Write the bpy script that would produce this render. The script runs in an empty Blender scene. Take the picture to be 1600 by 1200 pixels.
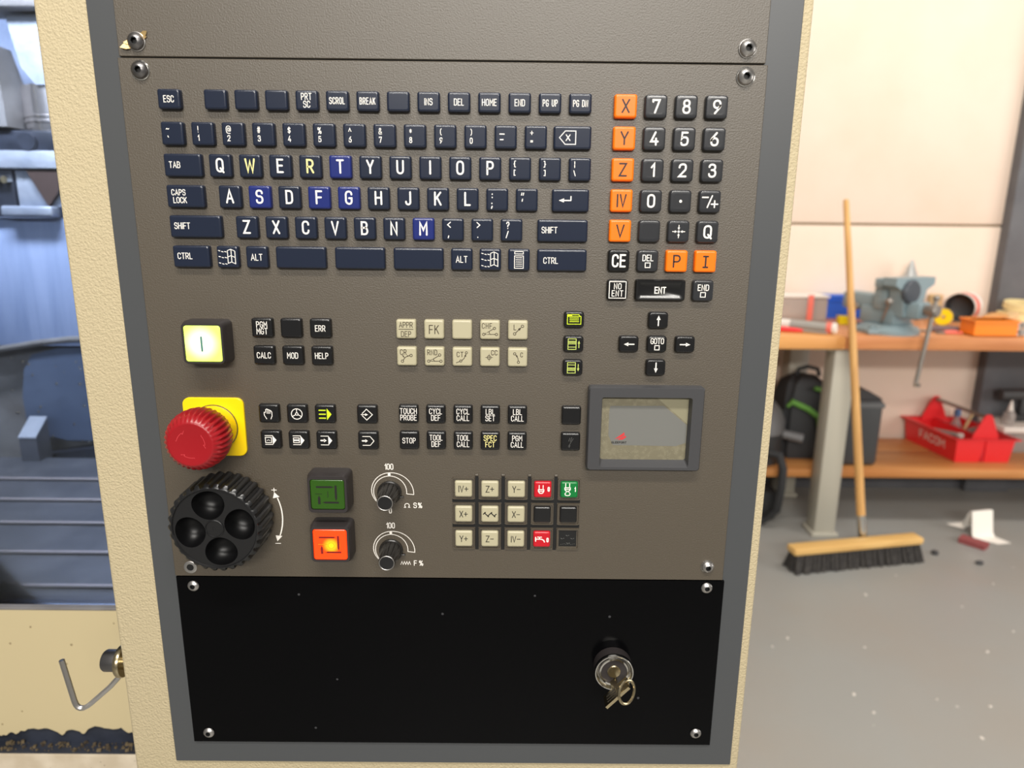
import bpy, bmesh, math, random
from mathutils import Vector, Matrix
random.seed(7)
PI = math.pi
C = bpy.context.scene.collection
SC = bpy.context.scene

# ------------------------------------------------------------------ camera, light, exposure
PITCH, YAW, ROLL = 0.235865, -0.004354, -0.010541
cam_d = bpy.data.cameras.new('camera')
cam_d.sensor_width = 36.0
cam_d.lens = 24.75                      # 1100 px of a 1600 px wide frame
cam_d.clip_start, cam_d.clip_end = 0.01, 60
cam_d.dof.use_dof = True
cam_d.dof.focus_distance = 0.485
cam_d.dof.aperture_fstop = 7.0
cam = bpy.data.objects.new('camera', cam_d)
C.objects.link(cam)
B_ = Matrix(((1, 0, 0), (0, 0, -1), (0, 1, 0)))
Ry = Matrix(((math.cos(YAW), math.sin(YAW), 0), (-math.sin(YAW), math.cos(YAW), 0), (0, 0, 1)))
Rp = Matrix(((1, 0, 0), (0, math.cos(PITCH), -math.sin(PITCH)), (0, math.sin(PITCH), math.cos(PITCH))))
Rr = Matrix(((math.cos(ROLL), math.sin(ROLL), 0), (-math.sin(ROLL), math.cos(ROLL), 0), (0, 0, 1)))
V_ = Rr @ Rp @ B_ @ Ry                  # rows: camera right, down, forward
rt, dn, fw = V_[0], V_[1], V_[2]
M3 = Matrix((rt, -dn, -fw)).transposed()
cam.matrix_world = Matrix.Translation((-0.07122, -0.46724, 1.40)) @ M3.to_4x4()
SC.camera = cam

SC.view_settings.view_transform = 'Standard'
SC.view_settings.look = 'None'
SC.view_settings.gamma = 1.0
SC.view_settings.use_curve_mapping = False
SC.view_settings.exposure = 0.0

world = bpy.data.worlds.new('workshop')
SC.world = world
world.use_nodes = True
bg = world.node_tree.nodes['Background']
bg.inputs['Color'].default_value = (1.0, 0.965, 0.91, 1)
bg.inputs['Strength'].default_value = 0.22


def area(name, loc, target, sx, sy, power, col=(1, 0.96, 0.9)):
    l = bpy.data.lights.new(name, 'AREA')
    l.shape, l.size, l.size_y, l.energy, l.color = 'RECTANGLE', sx, sy, power, col
    o = bpy.data.objects.new(name, l)
    o.location = loc
    o.rotation_euler = (Vector(target) - Vector(loc)).to_track_quat('-Z', 'Y').to_euler()
    C.objects.link(o)
    return o


area('lamp_over_console', (-0.10, -1.20, 3.20), (-0.10, 0.0, 1.25), 1.5, 0.20, 54)
area('lamp_row_behind', (0.4, -4.0, 3.0), (0.0, 0.0, 1.3), 3.0, 0.26, 175)
area('lamp_over_bench', (1.80, 1.55, 3.30), (1.80, 2.2, 0.6), 2.6, 0.5, 52, (1, 0.94, 0.87))
area('window_right', (4.30, 0.60, 1.50), (1.80, 2.80, 0.70), 2.0, 1.6, 46, (1, 0.96, 0.91))  # added fill light for the wall under the bench, no known window
area('lamp_inside_machine', (-0.80, 0.42, 1.90), (-0.86, 0.75, 1.20), 0.40, 0.10, 19, (0.93, 0.95, 1.0))


# ------------------------------------------------------------------ materials
def lin(c):
    return tuple(((v / 255) / 12.92 if v / 255 <= 0.04045 else ((v / 255 + 0.055) / 1.055) ** 2.4) for v in c)


def mat(name, rgb, rough=0.5, metal=0.0, spec=0.5, bump=None, var=None, coat=0.0, alpha=1.0, emis=None):
    """bump=(scale, strength, distance); var=(scale, rgb2, low, high)"""
    m = bpy.data.materials.new(name)
    m.use_nodes = True
    nt = m.node_tree
    b = nt.nodes['Principled BSDF']
    c = (*lin(rgb), 1)
    b.inputs['Base Color'].default_value = c
    b.inputs['Roughness'].default_value = rough
    b.inputs['Metallic'].default_value = metal
    b.inputs['Specular IOR Level'].default_value = spec
    b.inputs['Coat Weight'].default_value = coat
    b.inputs['Alpha'].default_value = alpha
    tc = None
    if bump or var:
        tc = nt.nodes.new('ShaderNodeTexCoord')
    if var:
        n = nt.nodes.new('ShaderNodeTexNoise')
        n.inputs['Scale'].default_value = var[0]
        n.inputs['Detail'].default_value = 4
        r = nt.nodes.new('ShaderNodeValToRGB')
        r.color_ramp.elements[0].position = var[2]
        r.color_ramp.elements[1].position = var[3]
        r.color_ramp.elements[0].color = c
        r.color_ramp.elements[1].color = (*lin(var[1]), 1)
        nt.links.new(tc.outputs['Object'], n.inputs['Vector'])
        nt.links.new(n.outputs['Fac'], r.inputs['Fac'])
        nt.links.new(r.outputs['Color'], b.inputs['Base Color'])
    if bump:
        n = nt.nodes.new('ShaderNodeTexNoise')
        n.inputs['Scale'].default_value = bump[0]
        n.inputs['Detail'].default_value = 2
        bp = nt.nodes.new('ShaderNodeBump')
        bp.inputs['Strength'].default_value = bump[1]
        bp.inputs['Distance'].default_value = bump[2]
        nt.links.new(tc.outputs['Object'], n.inputs['Vector'])
        nt.links.new(n.outputs['Fac'], bp.inputs['Height'])
        nt.links.new(bp.outputs['Normal'], b.inputs['Normal'])
    if emis:
        b.inputs['Emission Color'].default_value = (*lin(emis[0]), 1)
        b.inputs['Emission Strength'].default_value = emis[1]
    return m


def glow_mat(name, inner, outer, r0, r1, s_in, s_out, centre):
    """lit lens: emission falls off from its bulb (centre in object space) outwards"""
    m = bpy.data.materials.new(name)
    m.use_nodes = True
    nt = m.node_tree
    b = nt.nodes['Principled BSDF']
    b.inputs['Base Color'].default_value = (*lin(outer), 1)
    b.inputs['Roughness'].default_value = 0.25
    tc = nt.nodes.new('ShaderNodeTexCoord')
    d = nt.nodes.new('ShaderNodeVectorMath')
    d.operation = 'DISTANCE'
    d.inputs[1].default_value = centre
    mr = nt.nodes.new('ShaderNodeMapRange')
    mr.interpolation_type = 'SMOOTHSTEP'
    mr.inputs['From Min'].default_value = r0
    mr.inputs['From Max'].default_value = r1
    mx = nt.nodes.new('ShaderNodeMix')
    mx.data_type = 'RGBA'
    ci, co = lin(inner), lin(outer)
    mx.inputs['A'].default_value = (*[v * s_in for v in ci], 1)
    mx.inputs['B'].default_value = (*[v * s_out for v in co], 1)
    nt.links.new(tc.outputs['Object'], d.inputs[0])
    nt.links.new(d.outputs['Value'], mr.inputs['Value'])
    nt.links.new(mr.outputs['Result'], mx.inputs['Factor'])
    nt.links.new(mx.outputs['Result'], b.inputs['Emission Color'])
    b.inputs['Emission Strength'].default_value = 1.0
    return m


def glass_mat(name, tint, refl=0.06, haze=0.0, haze_rgb=(255, 255, 255)):
    m = bpy.data.materials.new(name)
    m.use_nodes = True
    nt = m.node_tree
    nt.nodes.remove(nt.nodes['Principled BSDF'])
    out = nt.nodes['Material Output']
    t = nt.nodes.new('ShaderNodeBsdfTransparent')
    t.inputs['Color'].default_value = (*lin(tint), 1)
    g = nt.nodes.new('ShaderNodeBsdfGlossy')
    g.inputs['Roughness'].default_value = 0.05
    fr = nt.nodes.new('ShaderNodeFresnel')
    fr.inputs['IOR'].default_value = 1.45
    m1 = nt.nodes.new('ShaderNodeMixShader')
    nt.links.new(fr.outputs['Fac'], m1.inputs['Fac'])
    nt.links.new(t.outputs['BSDF'], m1.inputs[1])
    nt.links.new(g.outputs['BSDF'], m1.inputs[2])
    last = m1
    if haze > 0:
        d = nt.nodes.new('ShaderNodeBsdfDiffuse')
        d.inputs['Color'].default_value = (*lin(haze_rgb), 1)
        m2 = nt.nodes.new('ShaderNodeMixShader')
        m2.inputs['Fac'].default_value = haze
        nt.links.new(m1.outputs['Shader'], m2.inputs[1])
        nt.links.new(d.outputs['BSDF'], m2.inputs[2])
        last = m2
    nt.links.new(last.outputs['Shader'], out.inputs['Surface'])
    return m


def wood_mat(name, a, b, rough=0.45, along='X', scale=9):
    m = mat(name, a, rough)
    nt = m.node_tree
    bs = nt.nodes['Principled BSDF']
    tc = nt.nodes.new('ShaderNodeTexCoord')
    mp = nt.nodes.new('ShaderNodeMapping')
    s = {'X': (0.12, 1, 1), 'Y': (1, 0.12, 1), 'Z': (1, 1, 0.06)}[along]
    mp.inputs['Scale'].default_value = s
    n = nt.nodes.new('ShaderNodeTexNoise')
    n.inputs['Scale'].default_value = scale
    n.inputs['Detail'].default_value = 6
    n.inputs['Distortion'].default_value = 1.2
    r = nt.nodes.new('ShaderNodeValToRGB')
    r.color_ramp.elements[0].position, r.color_ramp.elements[1].position = 0.35, 0.68
    r.color_ramp.elements[0].color, r.color_ramp.elements[1].color = (*lin(a), 1), (*lin(b), 1)
    nt.links.new(tc.outputs['Object'], mp.inputs['Vector'])
    nt.links.new(mp.outputs['Vector'], n.inputs['Vector'])
    nt.links.new(n.outputs['Fac'], r.inputs['Fac'])
    nt.links.new(r.outputs['Color'], bs.inputs['Base Color'])
    return m


def speck_mat(name, rgb, rough, speck_rgb, scale, thr, bump=None, var=None, spec=0.5, rvar=None):
    """base colour with small separate specks (voronoi cells whose random value passes thr)"""
    m = mat(name, rgb, rough, bump=bump, var=var, spec=spec)
    nt = m.node_tree
    bs = nt.nodes['Principled BSDF']
    tc = nt.nodes.new('ShaderNodeTexCoord')
    vo = nt.nodes.new('ShaderNodeTexVoronoi')
    vo.inputs['Scale'].default_value = scale
    nt.links.new(tc.outputs['Object'], vo.inputs['Vector'])
    lt = nt.nodes.new('ShaderNodeMath')
    lt.operation = 'LESS_THAN'
    lt.inputs[1].default_value = 0.16
    sp = nt.nodes.new('ShaderNodeSeparateColor')
    gt = nt.nodes.new('ShaderNodeMath')
    gt.operation = 'GREATER_THAN'
    gt.inputs[1].default_value = thr
    mu = nt.nodes.new('ShaderNodeMath')
    mu.operation = 'MULTIPLY'
    nt.links.new(vo.outputs['Distance'], lt.inputs[0])
    nt.links.new(vo.outputs['Color'], sp.inputs['Color'])
    nt.links.new(sp.outputs[0], gt.inputs[0])
    nt.links.new(lt.outputs[0], mu.inputs[0])
    nt.links.new(gt.outputs[0], mu.inputs[1])
    mx = nt.nodes.new('ShaderNodeMix')
    mx.data_type = 'RGBA'
    old = bs.inputs['Base Color']
    if old.is_linked:
        nt.links.new(old.links[0].from_socket, mx.inputs['A'])
    else:
        mx.inputs['A'].default_value = (*lin(rgb), 1)
    mx.inputs['B'].default_value = (*lin(speck_rgb), 1)
    nt.links.new(mu.outputs[0], mx.inputs['Factor'])
    nt.links.new(mx.outputs['Result'], old)
    if rvar:
        n = nt.nodes.new('ShaderNodeTexNoise')
        n.inputs['Scale'].default_value = 5
        n.inputs['Detail'].default_value = 5
        mr = nt.nodes.new('ShaderNodeMapRange')
        mr.inputs['To Min'].default_value, mr.inputs['To Max'].default_value = rvar
        nt.links.new(tc.outputs['Object'], n.inputs['Vector'])
        nt.links.new(n.outputs['Fac'], mr.inputs['Value'])
        nt.links.new(mr.outputs['Result'], bs.inputs['Roughness'])
    return m


M = dict(
    plate=speck_mat('powder_coat_plate', (69, 60, 46), 0.5, (88, 79, 65), 900, 0.8, bump=(1000, 0.45, 0.0004), spec=1.0),
    fascia=mat('fascia_paint', (68, 70, 72), 0.42, bump=(700, 0.08, 0.0002)),
    cream=mat('wrinkle_cream', (186, 172, 140), 0.55, bump=(650, 0.6, 0.0013), spec=0.35),
    cream_flat=speck_mat('cream_sheet', (190, 175, 138), 0.45, (132, 114, 84), 120, 0.93, bump=(40, 0.05, 0.002)),
    black_plate=speck_mat('black_gloss_plate', (5, 5, 6), 0.2, (60, 60, 62), 160, 0.99, spec=0.08),
    steel=mat('screw_steel', (190, 187, 184), 0.36, 1.0),
    dark_steel=mat('dark_steel', (128, 126, 126), 0.36, 1.0),
    chrome=mat('chrome', (205, 203, 198), 0.12, 1.0),
    nickel=mat('nickel_brass', (186, 172, 140), 0.25, 1.0, bump=(900, 0.1, 0.0002)),
    black=mat('black_key', (18, 18, 19), 0.24, spec=0.6),
    gray_key=mat('charcoal_key', (42, 43, 46), 0.24, spec=0.6),
    navy=mat('navy_key', (24, 32, 50), 0.24, spec=0.6),
    royal=mat('royal_blue_key', (25, 38, 104), 0.24, spec=0.6),
    orange=mat('orange_key', (250, 116, 0), 0.35),
    beige=mat('beige_key', (174, 167, 139), 0.4),
    red_key=mat('red_key', (186, 16, 32), 0.35),
    green_key=mat('green_key', (4, 112, 50), 0.35),
    hole=mat('dark_hole', (6, 6, 6), 0.6),
    ink_white=mat('white_print', (235, 230, 222), 0.5),
    ink_yellow=mat('yellowed_print', (240, 228, 150), 0.5),
    ink_lime=mat('lime_print', (205, 228, 30), 0.5),
    ink_pale_lime=mat('pale_lime_print', (190, 205, 100), 0.5),
    ink_black=mat('black_print', (24, 22, 20), 0.5),
    ink_brown=mat('dark_brown_print', (60, 50, 34), 0.5),
    ink_red=mat('red_print', (196, 52, 56), 0.5),
    ink_grey=mat('worn_print', (92, 92, 90), 0.5),
    yellow=mat('yellow_plastic', (240, 205, 8), 0.35),
    red=mat('red_plastic', (146, 15, 24), 0.33),
    red_edge=mat('red_raised_line', (205, 66, 72), 0.3),
    wheel=mat('black_wheel', (24, 24, 25), 0.30, bump=(500, 0.12, 0.0006)),
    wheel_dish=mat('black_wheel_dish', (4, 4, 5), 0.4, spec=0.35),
    bezel=mat('bezel_black', (46, 42, 42), 0.35),
    touch_bezel=mat('touchpad_bezel', (62, 62, 64), 0.4),
    knob=mat('knob_black', (30, 28, 26), 0.28),
    pad=mat('touchpad_surface', (112, 106, 86), 0.5, var=(300, (128, 122, 100), 0.45, 0.75), bump=(160, 0.2, 0.0006)),
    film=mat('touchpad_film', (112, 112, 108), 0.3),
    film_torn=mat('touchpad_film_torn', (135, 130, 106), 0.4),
    green_lens=mat('green_lens', (40, 78, 14), 0.25),
    torn=mat('torn_brass', (222, 190, 130), 0.3, 0.6),
)
M['white_lens'] = glow_mat('white_lit_lens', (252, 255, 250), (208, 232, 100), 0.003, 0.0135, 1.25, 0.78, (-0.0008, 0, 0.0005))
M['orange_lens'] = glow_mat('orange_lit_lens', (255, 232, 30), (255, 58, 8), 0.001, 0.007, 1.15, 0.95, (0.0008, 0, -0.0005))


# ------------------------------------------------------------------ mesh building
class MB:
    def __init__(s):
        s.bm = bmesh.new()

    def box(s, lo, hi, r=0.0, seg=2, rot=None, about=None):
        c = [(a + b) / 2 for a, b in zip(lo, hi)]
        d = [abs(b - a) for a, b in zip(lo, hi)]
        vs = bmesh.ops.create_cube(s.bm, size=1.0)['verts']
        for v in vs:
            v.co = Vector((v.co.x * d[0] + c[0], v.co.y * d[1] + c[1], v.co.z * d[2] + c[2]))
        if rot is not None:
            p = Vector(about or c)
            for v in vs:
                v.co = rot @ (v.co - p) + p
        if r > 0:
            es = list({e for v in vs for e in v.link_edges})
            bmesh.ops.bevel(s.bm, geom=es, offset=r, segments=seg, affect='EDGES', profile=0.5, clamp_overlap=True)
        return s

    def loops(s, rings, cap0=True, cap1=True, closed=True):
        prev = None
        first = None
        for ring in rings:
            vs = [s.bm.verts.new(p) for p in ring]
            if prev:
                n = len(vs)
                for i in range(n if closed else n - 1):
                    j = (i + 1) % n
                    s.bm.faces.new((prev[i], prev[j], vs[j], vs[i]))
            else:
                first = vs
            prev = vs
        if cap0:
            s.bm.faces.new(first[::-1])
        if cap1:
            s.bm.faces.new(prev)
        return s

    def lathe(s, o, ax, prof, n=24, cap0=True, cap1=True, rf=None, ph=0.0):
        o, ax = Vector(o), Vector(ax).normalized()
        u = ax.orthogonal().normalized() if abs(ax.y) < 0.99 else Vector((1, 0, 0))
        v = ax.cross(u)
        rings = []
        for h, r in prof:
            ring = []
            for i in range(n):
                t = 2 * PI * i / n + ph
                rr = rf(h, t, r) if rf else r
                ring.append(o + ax * h + (u * math.cos(t) + v * math.sin(t)) * rr)
            rings.append(ring)
        return s.loops(rings, cap0, cap1)

    def cyl(s, a, b, r, r2=None, n=16):
        a, b = Vector(a), Vector(b)
        return s.lathe(a, b - a, [(0, r), ((b - a).length, r if r2 is None else r2)], n)

    def tube(s, pts, r, n=8):
        pts = [Vector(p) for p in pts]
        rs = r if isinstance(r, (list, tuple)) else [r] * len(pts)
        rings = []
        t0 = (pts[1] - pts[0]).normalized()
        u = t0.orthogonal().normalized()
        for i, p in enumerate(pts):
            t = (pts[min(i + 1, len(pts) - 1)] - pts[max(i - 1, 0)]).normalized()
            u = (u - t * u.dot(t)).normalized()
            w = t.cross(u)
            rings.append([p + (u * math.cos(2 * PI * k / n) + w * math.sin(2 * PI * k / n)) * rs[i] for k in range(n)])
        return s.loops(rings)

    def prism(s, pts, off):
        """polygon (3d points) extruded by vector off"""
        off = Vector(off)
        pts = [Vector(p) for p in pts]
        return s.loops([pts, [p + off for p in pts]])

    def ball(s, c, r, sc=(1, 1, 1), u=16, v=10):
        vs = bmesh.ops.create_uvsphere(s.bm, u_segments=u, v_segments=v, radius=r)['verts']
        for q in vs:
            q.co = Vector((q.co.x * sc[0] + c[0], q.co.y * sc[1] + c[1], q.co.z * sc[2] + c[2]))
        return s

    def torus(s, c, nrm, R, r, n=28, k=8):
        c, nrm = Vector(c), Vector(nrm).normalized()
        u = nrm.orthogonal().normalized()
        v = nrm.cross(u)
        vv = []
        for i in range(n):
            t = 2 * PI * i / n
            d = u * math.cos(t) + v * math.sin(t)
            vv.append([s.bm.verts.new(c + d * (R + r * math.cos(2 * PI * j / k)) + nrm * r * math.sin(2 * PI * j / k)) for j in range(k)])
        for i in range(n):
            for j in range(k):
                a, b = vv[i], vv[(i + 1) % n]
                s.bm.faces.new((a[j], a[(j + 1) % k], b[(j + 1) % k], b[j]))
        return s

    def face(s, pts):
        s.bm.faces.new([s.bm.verts.new(p) for p in pts])
        return s

    def mesh(s, name, off=(0, 0, 0), recalc=True, smooth=35):
        if recalc:
            bmesh.ops.recalc_face_normals(s.bm, faces=s.bm.faces)
        off = Vector(off)
        for v in s.bm.verts:
            v.co -= off
        me = bpy.data.meshes.new(name)
        s.bm.to_mesh(me)
        s.bm.free()
        if smooth:
            me.polygons.foreach_set('use_smooth', [True] * len(me.polygons))
            me.set_sharp_from_angle(angle=math.radians(smooth))
        return me


WL = {}


def props(o, label=None, cat=None, group=None, kind=None):
    for k, v in (('label', label), ('category', cat), ('group', group), ('kind', kind)):
        if v:
            o[k] = v
    return o


def thing(name, loc, label, cat, group=None, kind=None):
    o = bpy.data.objects.new(name, None)
    o.empty_display_size = 0.02
    o.location = loc
    C.objects.link(o)
    WL[o] = Vector(loc)
    return props(o, label, cat, group, kind)


def obj(name, mb, m, parent=None, at=None, label=None, cat=None, group=None, kind=None, **kw):
    """mb holds world coordinates; the object's origin goes to `at` (or its parent's base)"""
    base = Vector(at) if at is not None else (WL[parent] if parent else Vector((0, 0, 0)))
    me = mb.mesh(name, base, **kw)
    me.materials.append(m)
    o = bpy.data.objects.new(name, me)
    if parent:
        o.parent = parent
        o.location = base - WL[parent]
    else:
        o.location = base
    WL[o] = base
    C.objects.link(o)
    return props(o, label, cat, group, kind)


Z0 = 1.4667                      # height of the top row of the number pad


def K(x, z, y=0.0):
    """millimetres on the panel (x right, z up from the X key, y into the panel) -> world"""
    return Vector((x / 1000, y / 1000, Z0 + z / 1000))


def rrect(cx, cz, w, h, r, y, seg=4):
    """rounded rectangle, mm on the panel"""
    pts = []
    r = min(r, w / 2 - 1e-4, h / 2 - 1e-4)
    for qx, qz, a0 in ((1, 1, 0), (-1, 1, 90), (-1, -1, 180), (1, -1, 270)):
        for i in range(seg + 1):
            a = math.radians(a0 + 90 * i / seg)
            pts.append(K(cx + qx * (w / 2 - r) + r * math.cos(a), cz + qz * (h / 2 - r) + r * math.sin(a), y))
    return pts


# ------------------------------------------------------------------ stroke lettering (round-cornered engraver's letters)
G = {
 'A': "0,0 .31,1 .62,0|.11,.33 .51,.33", 'B': "0,.53 .5,.53,.23 .5,1,.23 0,1 0,0 .55,0,.26 .55,.53,.26 .3,.53",
 'C': ".56,.74 .56,1,.27 0,1,.28 0,0,.28 .56,0,.27 .56,.26", 'D': "0,.5 0,1 .56,1,.28 .56,0,.28 0,0 0,.5",
 'E': ".5,1 0,1 0,0 .5,0|0,.52 .44,.52", 'F': ".5,1 0,1 0,0|0,.5 .44,.5",
 'G': ".56,.76 .56,1,.27 0,1,.28 0,0,.28 .56,0,.27 .56,.46 .32,.46", 'H': "0,0 0,1|.56,0 .56,1|0,.52 .56,.52",
 'I': "0,0 0,1", 'J': ".42,1 .42,0,.2 0,0,.2 0,.22", 'K': "0,0 0,1|.54,1 0,.4|.2,.6 .56,0", 'L': "0,1 0,0 .46,0",
 'M': "0,0 0,1 .33,.4 .66,1 .66,0", 'N': "0,0 0,1 .54,0 .54,1",
 'O': "0,.5 0,1,.28 .58,1,.28 .58,0,.28 0,0,.28 0,.5", 'P': "0,0 0,1 .54,1,.26 .54,.46,.26 0,.46",
 'Q': "0,.5 0,1,.28 .58,1,.28 .58,0,.28 0,0,.28 0,.5|.34,.26 .62,-.06", 'R': "0,0 0,1 .54,1,.26 .54,.46,.26 0,.46|.28,.46 .56,0",
 'S': ".54,.78 .54,1,.25 0,1,.25 0,.53,.23 .56,.53,.24 .56,0,.26 0,0,.26 0,.22", 'T': "0,1 .58,1|.29,1 .29,0",
 'U': "0,1 0,0,.28 .56,0,.28 .56,1", 'V': "0,1 .3,0 .6,1", 'W': "0,1 .2,0 .42,.85 .64,0 .84,1",
 'X': "0,0 .56,1|0,1 .56,0", 'Y': "0,1 .29,.45 .58,1|.29,.45 .29,0", 'Z': "0,1 .56,1 0,0 .58,0",
 'i': "0,1 .4,1|0,0 .4,0|.2,0 .2,1",
 '0': "0,.5 0,1,.27 .54,1,.27 .54,0,.27 0,0,.27 0,.5", '1': "0,.72 .22,1 .22,0",
 '2': "0,.74 0,1,.26 .54,1,.27 .54,.58,.18 0,0 .56,0",
 '3': "0,.8 0,1,.2 .5,1,.23 .5,.55,.22 .2,.55|.2,.55 .54,.55,.25 .54,0,.27 0,0,.26 0,.22",
 '4': ".36,1 0,.26 .58,.26|.42,.5 .42,0", '5': ".5,1 .06,1 .02,.5 .1,.62,.1 .54,.62,.27 .54,0,.28 0,0,.25 0,.18",
 '6': ".42,1 0,.5,.2 0,0,.27 .54,0,.27 .54,.58,.27 0,.58,.27 0,.3", '7': "0,.86 0,1 .54,1 .18,0",
 '8': ".27,.54 .04,.54,.22 .04,1,.22 .5,1,.22 .5,.54,.22 .27,.54|.27,.54 0,.54,.26 0,0,.26 .54,0,.26 .54,.54,.26 .27,.54",
 '9': ".12,0 .54,.5,.2 .54,1,.27 0,1,.27 0,.42,.27 .54,.42,.27 .54,.7",
 '+': "0,.5 .6,.5|.3,.2 .3,.8", '-': "0,.5 .55,.5", '=': "0,.4 .5,.4|0,.62 .5,.62", '/': "0,0 .4,1", '\\': "0,1 .3,0",
 '!': "0,1 0,.35|0,.02 0,0", '.': "0,.02 0,0", ',': ".1,.18 0,-.12", ':': "0,.7 0,.66|0,.2 0,.16", ';': "0,.62 0,.58|.04,.14 -.06,-.16",
 "'": "0,1 -.06,.72", '"': ".02,1 -.04,.72|.24,1 .18,.72", '?': "0,.78 0,1,.22 .46,1,.23 .46,.58,.2 .22,.5 .22,.3|.22,.02 .22,0",
 '<': ".5,.85 0,.5 .5,.15", '>': "0,.85 .5,.5 0,.15", '(': ".2,1.05 0,.8,.2 0,.2,.2 .2,-.05", ')': "0,1.05 .2,.8,.2 .2,.2,.2 0,-.05",
 '[': ".22,1 0,1 0,0 .22,0", ']': "0,1 .22,1 .22,0 0,0", '{': ".3,1 .12,1,.1 .12,.5,.05 0,.5|0,.5 .12,.5,.05 .12,0,.1 .3,0",
 '}': "0,1 .18,1,.1 .18,.5,.05 .3,.5|.3,.5 .18,.5,.05 .18,0,.1 0,0", '|': "0,1 0,.6|0,.4 0,0", '_': "0,.1 .6,.1",
 '~': "0,.45 .18,.62,.1 .42,.4,.1 .6,.56", '`': "0,.8 .14,.55", '^': "0,.4 .27,.95 .54,.4", '*': ".2,.3 .2,.9|0,.45 .4,.75|0,.75 .4,.45",
 '#': ".15,0 .2,1|.42,0 .47,1|0,.34 .6,.34|.02,.68 .62,.68", '$': ".5,.75 .5,.9,.2 0,.9,.2 0,.5,.2 .5,.5,.2 .5,.1,.2 0,.1,.2 0,.25|.25,1.05 .25,-.05",
 '%': "0,.85 0,1,.13 .26,1,.13 .26,.6,.13 0,.6,.13 0,.85|.44,.2 .44,.4,.13 .7,.4,.13 .7,0,.13 .44,0,.13 .44,.2|.58,1 .12,0",
 '&': ".6,0 .12,.7,.1 .12,1,.15 .44,1,.15 .44,.68,.1 0,.4,.15 0,0,.22 .5,0,.2 .6,.4",
 '@': ".58,.3 .58,.72,.15 .26,.72,.15 .26,.28,.15 .8,.28,.1 .8,1,.35 0,1,.4 0,-.05,.4 .7,-.05",
}


def fillet(pts):
    out = []
    n = len(pts)
    for i, p in enumerate(pts):
        r = p[2] if len(p) > 2 else 0
        P = Vector(p[:2])
        if i in (0, n - 1) or r == 0:
            out.append(P)
            continue
        a, b = Vector(pts[i - 1][:2]), Vector(pts[i + 1][:2])
        da, db = (a - P), (b - P)
        la, lb = da.length, db.length
        da.normalize()
        db.normalize()
        ang = da.angle(db)
        t = min(r / math.tan(ang / 2), la * 0.5 if i > 1 else la, lb * 0.5 if i < n - 2 else lb)
        if len(pts[i - 1]) < 3 or pts[i - 1][2] == 0:
            t = min(r / math.tan(ang / 2), la, lb * 0.5 if (len(pts[i + 1]) > 2 and pts[i + 1][2]) else lb)
        A, Bq = P + da * t, P + db * t
        for k in range(6):
            s = k / 5
            # quadratic blend pushed towards a circle
            q = (1 - s) ** 2 * A + 2 * s * (1 - s) * (P * 0.9 + (A + Bq) / 2 * 0.1) + s * s * Bq
            out.append(q)
    res = [out[0]]
    for q in out[1:]:
        if (q - res[-1]).length > 1e-4:
            res.append(q)
    return res


GLY = {}


def glyph(ch):
    if ch not in GLY:
        st = []
        for part in G[ch].split('|'):
            st.append(fillet([tuple(float(v) for v in q.split(',')) for q in part.split()]))
        xs = [p.x for l in st for p in l]
        GLY[ch] = (st, max(xs) - min(min(xs), 0))
    return GLY[ch]


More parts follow.
